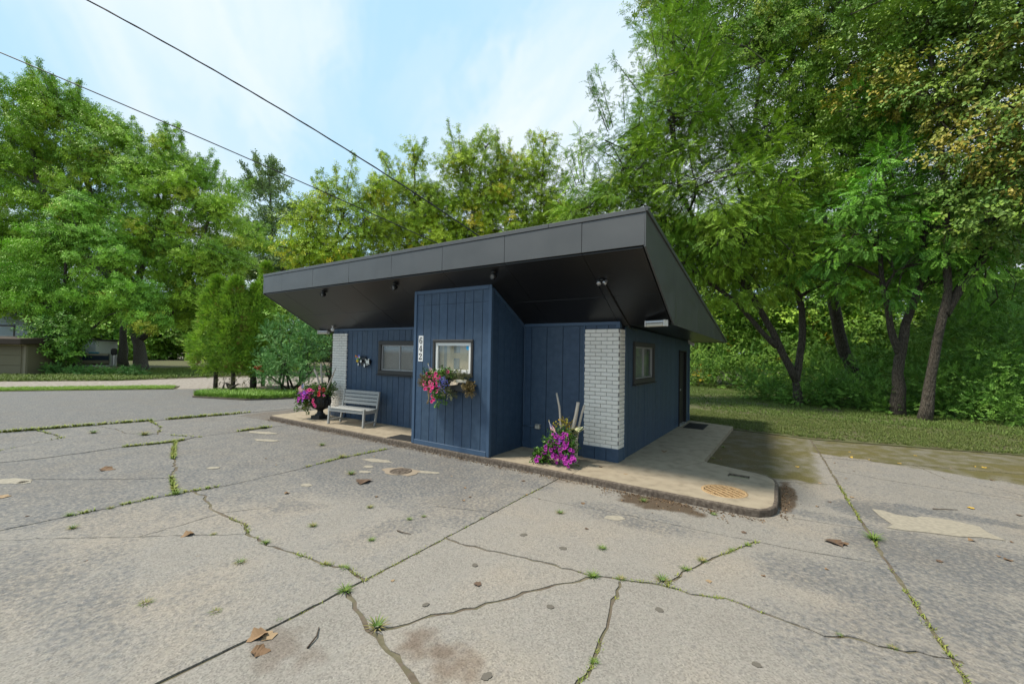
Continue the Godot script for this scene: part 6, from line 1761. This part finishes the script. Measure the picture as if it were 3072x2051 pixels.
	tree("maple_tree", "huge spreading maple with a thick trunk across the drive", "", [[V([-40.3, 0, -10.7, -40.5, 2.0, -10.5, -41.1, 3.8, -10.1, -41.6, 6.2, -9.8, -42.7, 9.5, -9.1, -43.8, 12.5, -8.4, -45.0, 16.5, -7.6]), 0.38, 0.13], [V([-40.5, 2.4, -10.6, -37.9, 5.3, -12.2, -37.2, 8.5, -12.6, -36.4, 11.6, -13.2]), 0.24, 0.09], [V([-41.2, 4.2, -10.1, -40.6, 8, -10.5, -39.5, 12.5, -11.3, -39.2, 16, -11.5]), 0.3, 0.08], [V([-41.6, 6, -9.8, -44.5, 9.5, -7.8, -47.5, 14, -6, -48.3, 18, -5.5]), 0.32, 0.08]],
		[[-48.5, 17.1, -5.5, 3.2, 12], [-46.0, 18.3, -7.1, 2.6, 12], [-43.4, 16.2, -8.8, 2.7, 11], [-40.8, 14.3, -10.5, 2.7, 8], [-38.2, 13.4, -12.1, 2.7, 9], [-36.2, 11.9, -13.4, 2.4, 7], [-35.3, 8.7, -14.0, 2.2], [-37.8, 8.6, -12.4, 2.8], [-40.9, 10.2, -10.4, 3.0], [-44.3, 12.5, -8.1, 3.0], [-47.7, 13.1, -5.9, 3.0], [-51.7, 15.5, -4.6, 3.0, 10], [-36.6, 5.7, -13.2, 1.8], [-38.5, 5.3, -11.9, 2.0],
		[-46.6, 20.5, -6.6, 1.0, 6], [-48.3, 20.8, -5.5, 1.1, 6], [-45.5, 19.5, -7.4, 0.9, 5], [-39.0, 16.7, -11.6, 1.2, 7], [-40.4, 16.0, -10.7, 0.9], [-49.6, 20.4, -4.7, 1.1, 6], [-43.2, 18.6, -8.9, 0.9], [-37.2, 15.1, -12.8, 0.9], [-35.2, 14.0, -14.1, 0.8], [-42.0, 17.4, -9.8, 0.7]], trio, lm)
	var l2 := lm.duplicate(); l2.accent_share = 0.05
	tree("maple_tree", "second maple with pale trunk farther behind the boat", "", [[V([-51.0, 0, -12.2, -51.1, 2.4, -12.1, -51.1, 6, -12.1, -50.6, 10, -12.4]), 0.32, 0.18]], [[-42.5, 11.4, -17.7, 3.0], [-43.5, 5.8, -17.1, 2.8], [-52.0, 7.6, -11.5, 3.0], [-56.9, 9.5, -8.3, 3.0], [-61.1, 11.1, -5.6, 3.0], [-47.1, 5.5, -14.7, 2.5], [-41.7, 4.6, -18.2, 2.4], [-48.0, 9.5, -14.0, 3.0]], trio, l2)
	var l3 := lm.duplicate(); l3.size = 0.42; l3.cr = 0.6; l3.clumps = 8.0; l3.c0 = Color(0.148, 0.330, 0.038); l3.c1 = Color(0.314, 0.561, 0.066); l3.bark = "bark"; l3.clear = 2.5; l3.droop = 0.45
	tree("boxelder_tree", "smaller bright green tree with crooked trunk before the house", "", [[V([-38.9, 0, -7.0, -38.9, 2.0, -7.0, -39.1, 2.5, -6.8, -39.3, 3.4, -6.7, -39.6, 4.3, -6.5, -39.8, 4.9, -6.4, -39.7, 8.5, -6.4]), 0.22, 0.06], [V([-38.8, 1.9, -7.0, -38.3, 2.8, -7.4, -37.2, 4.0, -8.1]), 0.11, 0.04]], [[-40.5, 8.5, -5.9, 1.8], [-38.6, 9.5, -7.1, 1.8], [-37.3, 7.4, -8.0, 1.8], [-40.1, 5.0, -6.1, 1.9], [-37.9, 5.3, -7.6, 1.6], [-36.0, 5.1, -8.8, 1.6], [-34.9, 3.9, -9.2, 1.2], [-42.6, 5.9, -5.1, 1.9], [-39.3, 10.6, -6.6, 1.2]], trio, l3)
	var l4 := l2.duplicate(); l4.accent_share = 0.02
	tree("shade_tree", "dark tree overhanging the grey house at the left edge", "", [[V([-51.5, 0, -3.6, -51.3, 4, -4, -52, 9, -4.5]), 0.3, 0.1]], [[-51.1, 7.6, -5.0, 2.6], [-50.6, 4.6, -4.6, 1.4], [-53.1, 11.3, -4.8, 2.6], [-53.1, 7.6, -3.6, 2.6], [-49.0, 7.0, -4.6, 1.6]], trio, l4)
	shrub("boxelder_shrub", "leafy green shrub beside the olive shed", Vector3(-38.6, 0, -5.6), [[-39.2, 2.0, -5.5, 1.1], [-38.0, 1.7, -6.3, 0.9], [-38.9, 3.0, -5.6, 1.0], [-37.6, 2.8, -6.4, 0.8], [-38.4, 0.9, -5.8, 0.9]], trio, 18.0, 12, 0.45, 0.5, Color(0.08, 0.20, 0.025), Color(0.20, 0.38, 0.05))
	var low := []
	for k in 9: low.append([lerpf(-37.8, -33.6, k / 8.0), 0.12 + 0.08 * sin(k * 2.0), lerpf(-5.6, -8.9, k / 8.0), 0.45])
	mass("yard_plants", "low dark weeds along the front of the left yard", "plants", low, sml, 50.0, 12, 0.22, 0.24, Color(0.05, 0.15, 0.03), Color(0.13, 0.28, 0.06))
	var hedge := []
	for k in 12: hedge.append([lerpf(-46, -36, k / 11.0), 0.9 + 0.5 * sin(k * 2.1), lerpf(-18, -20.5, k / 11.0), 1.5])
	mass("far_hedge", "dark hedge in the shade behind the big maple", "hedge", hedge, sml, 10.0, 14, 0.5, 0.5, Color(0.13, 0.29, 0.04), Color(0.30, 0.48, 0.06))
	# ---- island
	thuja("leftmost tall clipped arborvitae on the island", Vector3(-21.05, 0.05, -8.1), 4.9, 1.1, scl, 12000)
	thuja("second clipped arborvitae on the island, slightly taller", Vector3(-20.35, 0.05, -8.5), 4.9, 1.0, scl, 10000)
	thuja("third clipped arborvitae on the island, behind the second", Vector3(-20.1, 0.05, -9.25), 4.7, 0.95, scl, 8000)
	thuja("arborvitae on the island nearest the roof corner", Vector3(-21.5, 0.05, -10.3), 6.0, 0.85, scl, 7000)
	thuja("low spreading arborvitae at the front of the island", Vector3(-19.75, 0.05, -9.0), 3.4, 0.7, scl, 5000)
	shrub("lilac_shrub", "bluish green rounded lilac beside the arborvitae", Vector3(-18.3, 0.05, -9.9), [[-18.6, 2.3, -9.3, 0.75], [-18.0, 2.9, -9.8, 0.7], [-17.2, 2.4, -9.9, 0.8], [-17.4, 1.5, -9.2, 0.85], [-16.7, 1.2, -9.8, 0.75], [-17.7, 0.75, -8.7, 0.6], [-18.7, 1.2, -9.2, 0.75], [-16.75, 0.5, -9.5, 0.5], [-17.0, 2.1, -10.4, 0.75]], sml, 44.0, 14, 0.22, 0.2, Color(0.08, 0.21, 0.06), Color(0.21, 0.40, 0.12), 6)
	shrub("maple_sapling", "light green sapling rising over the lilac", Vector3(-18.6, 0.05, -10.6), [[-19.3, 3.3, -9.9, 0.6], [-18.7, 3.8, -10.4, 0.6], [-18.2, 3.4, -10.7, 0.6]], trio, 22.0, 10, 0.35, 0.36, Color(0.16, 0.31, 0.03), Color(0.32, 0.48, 0.06), 3)
	shrub("yew_shrub", "nearly black dense yew behind the lilac", Vector3(-18.8, 0.05, -12.6), [[-19.7, 1.9, -12.3, 1.2], [-19.2, 3.5, -12.9, 1.1], [-18.3, 1.3, -12.9, 1.2], [-17.4, 1.2, -13.0, 1.0], [-17.6, 2.9, -13.2, 1.0], [-16.6, 1.6, -13.4, 1.0]], sml, 22.0, 12, 0.28, 0.24, Color(0.02, 0.045, 0.016), Color(0.05, 0.10, 0.03), 5)
	shrub("barberry_shrub", "brownish twiggy shrub at the foot of the arborvitae", Vector3(-19.2, 0.05, -7.9), [[-19.4, 0.45, -7.8, 0.4], [-18.8, 0.4, -8.1, 0.4]], sml, 60.0, 8, 0.16, 0.13, Color(0.07, 0.07, 0.03), Color(0.13, 0.11, 0.05), 7)
	var crl := thing("red_creeper", "patch of bright red creeper leaves on the lilac", "vine", Vector3(-18.3, 1.05, -8.55))
	foliage(crl, "leaves", [[Vector3(0, 0.1, 0), 0.11], [Vector3(0.08, -0.05, 0), 0.08]], 9, 0.13, Color(0.42, 0.05, 0.03), Color(0.5, 0.10, 0.05), sml)
	mi("stem", tubemesh([Vector3(0, -1.1, 0.05), Vector3(-0.05, -0.4, 0), Vector3(0, 0.15, 0)], [0.012, 0.01, 0.006], 6), M.bark, crl)
	# ---- woods closing the horizon
	var far := []
	for k in 40:
		var a := lerpf(-2.75, -0.95, k / 39.0)
		far.append([cos(a) * 74.0, 3.0 + 2.0 * sin(k * 1.7), sin(a) * 74.0, 4.6])
	for k in 16:
		far.append([-78.0 + 2.0 * sin(k * 2.0), 3.5 + 1.5 * sin(k * 1.3), lerpf(-28, 16, k / 15.0), 4.6])
	mass("distant_woods", "distant green woods closing the horizon behind everything", "woods", far, brd, 2.6, 14, 1.3, 1.2, Color(0.12, 0.26, 0.04), Color(0.30, 0.46, 0.06))

# ---------------------------------------------------------------- across the drive
func build_left_yard():
	# grey clapboard house
	var dirw := Vector3(5.0, 0, -3.2).normalized()
	var outw := Vector3(0.54, 0, 0.84).normalized()
	var h := thing("grey_house", "grey blue clapboard house half hidden by trees at left", "house", Vector3(-52.8, 0, -5.0))
	var grey := pl(Color(0.30, 0.36, 0.39), 0.7)
	var bs := Basis(dirw, Vector3.UP, outw)
	var dark := pl(Color(0.02, 0.018, 0.017), 0.7)
	var gab := v2s([-7, -0.05, 6.0, -0.05, 6.0, 2.45, 0, 5.0, -3, 6.2, -7, 4.6])
	var dv := Vector3(-5.8, 0, -1.1)
	var ws0 := stt()
	var mid3 := bs * Vector3(-0.5, 2.2, 0) + dv * 0.5
	for i in gab.size():
		var q := gab[(i + 1) % gab.size()]
		quad_out(ws0, bs * Vector3(gab[i].x, gab[i].y, 0), bs * Vector3(q.x, q.y, 0), bs * Vector3(q.x, q.y, 0) + dv, bs * Vector3(gab[i].x, gab[i].y, 0) + dv, mid3)
	var gi := Geometry2D.triangulate_polygon(gab)
	for i in range(0, gi.size(), 3):
		for o in [Vector3.ZERO, dv]: tri_out(ws0, bs * Vector3(gab[gi[i]].x, gab[gi[i]].y, 0) + o, bs * Vector3(gab[gi[i + 1]].x, gab[gi[i + 1]].y, 0) + o, bs * Vector3(gab[gi[i + 2]].x, gab[gi[i + 2]].y, 0) + o, mid3)
	mi("wall", fin(ws0), grey, h)
	for k in 27:
		var y := 0.1 + k * 0.19
		var u1 := 6.0 if y < 2.45 else 6.0 - (y - 2.45) / (5.0 - 2.45) * 6.0
		if u1 < -2.0: break
		boxpart("clapboard", bs * Vector3((u1 - 6.0) / 2.0, y, 0.012), Vector3(u1 + 6.0, 0.175, 0.022), grey, h, 0.004, bs * Basis(Vector3(1, 0, 0), 0.06))
	var rf := stt()
	hexa(rf, [bs * Vector3(6.5, 2.30, 0.35), bs * Vector3(-3.1, 6.27, 0.35), bs * Vector3(-3.1, 6.27, 0) + dv, bs * Vector3(6.5, 2.30, 0) + dv, bs * Vector3(6.5, 2.48, 0.35), bs * Vector3(-3.1, 6.45, 0.35), bs * Vector3(-3.1, 6.45, 0) + dv, bs * Vector3(6.5, 2.48, 0) + dv])
	mi("roof", fin(rf), dark, h)
	var wn := window(h, "window", Transform3D(bs, bs * Vector3(-0.5, 2.3, 0.02)), 1.7, 0.95, 0.14, 0.03, M.vinyl, 0.07, [], M.groove)
	wn.position.y += 0.0
	# olive shed
	var s := thing("olive_shed", "low olive brown shed at the far left beyond the verge", "shed", Vector3(-39.6, 0, -3.5), 0.0)
	var bs2 := Basis(Vector3(1.4, 0, -0.9).normalized(), Vector3.UP, Vector3(0.9, 0, 1.4).normalized())
	var olive := pl(Color(0.15, 0.13, 0.075), 0.7)
	var ol2 := pl(Color(0.20, 0.17, 0.11), 0.7)
	mi("body", bevel(Vector3(5.2, 1.95, 3.0), 0.02), olive, s, Transform3D(bs2, bs2 * Vector3(-0.4, 0.93, -1.5)))
	for r in 3:
		for k in 3: boxpart("door_panel", bs2 * Vector3(-2.0 + k * 1.55, 0.30 + r * 0.60, 0.012), Vector3(1.5, 0.57, 0.03), olive, s, 0.01, bs2)
	for x in [-2.9, 2.12]: boxpart("post", bs2 * Vector3(x, 0.95, 0.03), Vector3(0.14, 1.9, 0.1), ol2, s, 0.01, bs2)
	boxpart("lintel", bs2 * Vector3(-0.4, 1.83, 0.03), Vector3(5.1, 0.08, 0.09), pl(Color(0.3, 0.26, 0.16), 0.7), s, 0.01, bs2)
	boxpart("roof", bs2 * Vector3(-0.4, 2.12, -1.3), Vector3(5.7, 0.36, 3.8), pl(Color(0.045, 0.03, 0.02), 0.8), s, 0.03, bs2 * Basis(Vector3(1, 0, 0), 0.05))
	# white shed end far behind the boat
	var ws := thing("white_shed", "small white sided shed behind the boat", "shed", Vector3(-51.2, 0, -9.75), 0.57)
	mi("body", bevel(Vector3(1.6, 2.3, 2.0), 0.02), M.white, ws, Transform3D(Basis.IDENTITY, Vector3(0, 1.15, -1.0)))
	for k in 15: boxpart("siding_board", Vector3(0, 0.1 + k * 0.15, 0.012), Vector3(1.58, 0.135, 0.02), M.white, ws, 0.004, Basis(Vector3(1, 0, 0), 0.07))
	boxpart("roof", Vector3(0, 2.36, -1.0), Vector3(1.9, 0.12, 2.4), dark, ws, 0.02)
	# boat on its trailer
	var bt := thing("motor_boat", "blue and cream motor boat parked behind the crooked tree", "boat", Vector3(-41.15, 0, -7.2), 1.32)
	var navy := pl(Color(0.012, 0.03, 0.06), 0.35)
	var cream := pl(Color(0.40, 0.36, 0.27), 0.5)
	var sec := func(x: float) -> Array:
		var q := clampf((x + 3.2) / 1.8, 0.0, 1.0)
		var wd := 0.85 * sqrt(q) + 0.02
		return [[0.0, lerpf(0.95, 0.5, q)], [wd * 0.75, lerpf(1.0, 0.62, q)], [wd * 0.95, 0.85 + 0.1 * (1 - q)], [wd, 1.18 + 0.12 * (1 - q)], [wd * 1.02, 1.3 + 0.2 * (1 - q)]]
	var xs := [-3.2, -2.9, -2.4, -1.6, -0.6, 0.6, 1.8]
	for band in [[0, 2, cream, "hull_bottom"], [2, 3, navy, "hull_side"], [3, 4, cream, "gunwale"]]:
		var st := stt()
		for i in xs.size() - 1:
			var a: Array = sec.call(xs[i])
			var b: Array = sec.call(xs[i + 1])
			for k in range(band[0], band[1]):
				for z in [-1.0, 1.0]:
					quad_out(st, Vector3(xs[i], a[k][1], a[k][0] * z), Vector3(xs[i + 1], b[k][1], b[k][0] * z), Vector3(xs[i + 1], b[k + 1][1], b[k + 1][0] * z), Vector3(xs[i], a[k + 1][1], a[k + 1][0] * z), Vector3(xs[i], 1.0, 0))
		mi(band[3], fin(st), band[2], bt)
	var e: Array = sec.call(1.8)
	var tp := PackedVector2Array()
	for k in e: tp.append(Vector2(k[0], k[1]))
	for k in range(e.size() - 1, -1, -1): tp.append(Vector2(-e[k][0], e[k][1]))
	mi("transom", plate(tp, 0.05), navy, bt, Transform3D(Basis(Vector3(0, 0, -1), Vector3.UP, Vector3(1, 0, 0)), Vector3(1.8, 0, 0)))
	var ds := stt()
	for i in xs.size() - 1:
		var a: Array = sec.call(xs[i])
		var b: Array = sec.call(xs[i + 1])
		quad_out(ds, Vector3(xs[i], a[4][1] - 0.05, a[4][0]), Vector3(xs[i + 1], b[4][1] - 0.05, b[4][0]), Vector3(xs[i + 1], b[4][1] - 0.05, -b[4][0]), Vector3(xs[i], a[4][1] - 0.05, -a[4][0]), Vector3(0, -5, 0))
	mi("deck", fin(ds), cream, bt)
	for x in [0.2, 1.0]: boxpart("seat", Vector3(x, 1.36, 0), Vector3(0.5, 0.12, 1.2), pl(Color(0.05, 0.25, 0.35), 0.6), bt, 0.03)
	boxpart("outboard_motor", Vector3(2.02, 1.45, 0), Vector3(0.34, 0.5, 0.34), M.black, bt, 0.08)
	boxpart("outboard_leg", Vector3(2.02, 0.85, 0), Vector3(0.14, 0.8, 0.2), M.metal, bt, 0.03)
	var tl := thing("boat_trailer", "boat trailer with white fender arch and blue hubbed wheel", "trailer", Vector3(-41.15, 0, -7.2), 1.32)
	for z in [-0.45, 0.45]: boxpart("rail", Vector3(-0.6, 0.47, z), Vector3(4.8, 0.08, 0.07), M.metal, tl, 0.01)
	boxpart("axle", Vector3(0, 0.33, 0), Vector3(0.08, 0.08, 1.8), M.metal, tl, 0.01)
	for z in [-0.98, 0.98]:
		var wh := mi("wheel", lathe([Vector2(0.2, -0.1), Vector2(0.30, -0.1), Vector2(0.33, -0.06), Vector2(0.33, 0.06), Vector2(0.30, 0.1), Vector2(0.2, 0.1)], 24), M.rubber, tl, Transform3D(Basis(Vector3(1, 0, 0), PI / 2), Vector3(0.0, 0.33, z)))
		mi("hub", lathe([Vector2(0, 0.09), Vector2(0.23, 0.085), Vector2(0.23, -0.085), Vector2(0, -0.09)], 20), pl(Color(0.01, 0.06, 0.16), 0.5), wh)
		var ap := []
		for k in 9: ap.append(Vector3(cos(PI * k / 8.0) * 0.43, 0.36 + sin(PI * k / 8.0) * 0.43, z))
		mi("fender", tubemesh(ap, taper(9, 0.045, 0.045), 6), M.white, tl)
	for x in [-2.0, 0.9]: boxpart("bunk", Vector3(x, 0.53, 0), Vector3(0.1, 0.14, 1.0), M.wood, tl, 0.01)

# ---------------------------------------------------------------- wires, pole, building behind the viewer
func build_wires():
	var wire := func(called: String, label: String, a: Vector3, b: Vector3, mid: Array, r: float, n: int):
		# a quadratic through the two ends and the middle sample (s, y)
		var s: float = mid[0]
		var k: float = (mid[1] - a.y - (b.y - a.y) * s) / (s * (s - 1.0))
		var t := thing(called, label, "wire", a)
		for q in n:
			var pts := []
			for i in 41:
				var u := i / 40.0
				var tw := Vector3(0, cos(u * 60.0 + q * TAU / n), sin(u * 60.0 + q * TAU / n)) * (r * 1.3 if n > 1 else 0.0)
				pts.append(a.lerp(b, u) + Vector3(0, k * u * (u - 1.0), 0) - a + tw)
			mi("strand" if n > 1 else "cable", tubemesh(pts, taper(41, r, r), 6), M.black, t)
	wire.call("service_drop", "twisted black service wire, the upper one crossing the sky", Vector3(-4.31, 3.62, -6.4), Vector3(-14, 9.6, 4), [0.332, 6.2], 0.0065, 3)
	wire.call("phone_wire", "single black wire, the lower one crossing the sky", Vector3(-5.09, 3.64, -6.4), Vector3(-14, 8.2, 4), [0.425, 5.73], 0.0085, 1)
	wire.call("cable_wire", "thin dark wire in front of the left trees", Vector3(-11.3, 3.70, -6.2), Vector3(-14, 6.6, 4), [0.40, 4.95], 0.005, 1)
	var p := thing("utility_pole", "weathered wooden utility pole carrying the three wires", "pole", Vector3(-14, 0, 4))
	mi("shaft", tubemesh([Vector3(0, -0.04, 0), Vector3(0, 10.4, 0)], [0.16, 0.11], 12), M.bark_grey, p)
	boxpart("crossarm", Vector3(0, 9.75, 0), Vector3(2.0, 0.12, 0.1), M.bark_grey, p, 0.01)
	for x in [-0.85, -0.4, 0.4, 0.85]: mi("insulator", lathe([Vector2(0, 0.18), Vector2(0.03, 0.17), Vector2(0.045, 0.1), Vector2(0.03, 0.06), Vector2(0.03, 0)], 10), M.vinyl, p, Transform3D(Basis.IDENTITY, Vector3(x, 9.81, 0)))
	# roof bracket for the wires
	var rb := thing("roof_bracket", "low metal wire bracket on the roof", "bracket", Vector3(-4.7, 3.60, -6.4))
	boxpart("bar", Vector3(0, 0.03, 0), Vector3(1.0, 0.03, 0.03), M.metal, rb, 0.004)
	for x in [-0.45, 0.45]: boxpart("foot", Vector3(x, 0.0, 0), Vector3(0.05, 0.06, 0.05), M.metal, rb, 0.004)

func _ready():
	rng.seed = 20240
	setting_light()
	materials()
	build_ground()
	build_building()
	build_fittings()
	build_wall_car()
	build_bench()
	build_planters()
	build_left_yard()
	build_wires()
	build_trees()
	build_grass()
	build_lot_things()
	weeds()
	kerb_litter()
	leaf_litter()
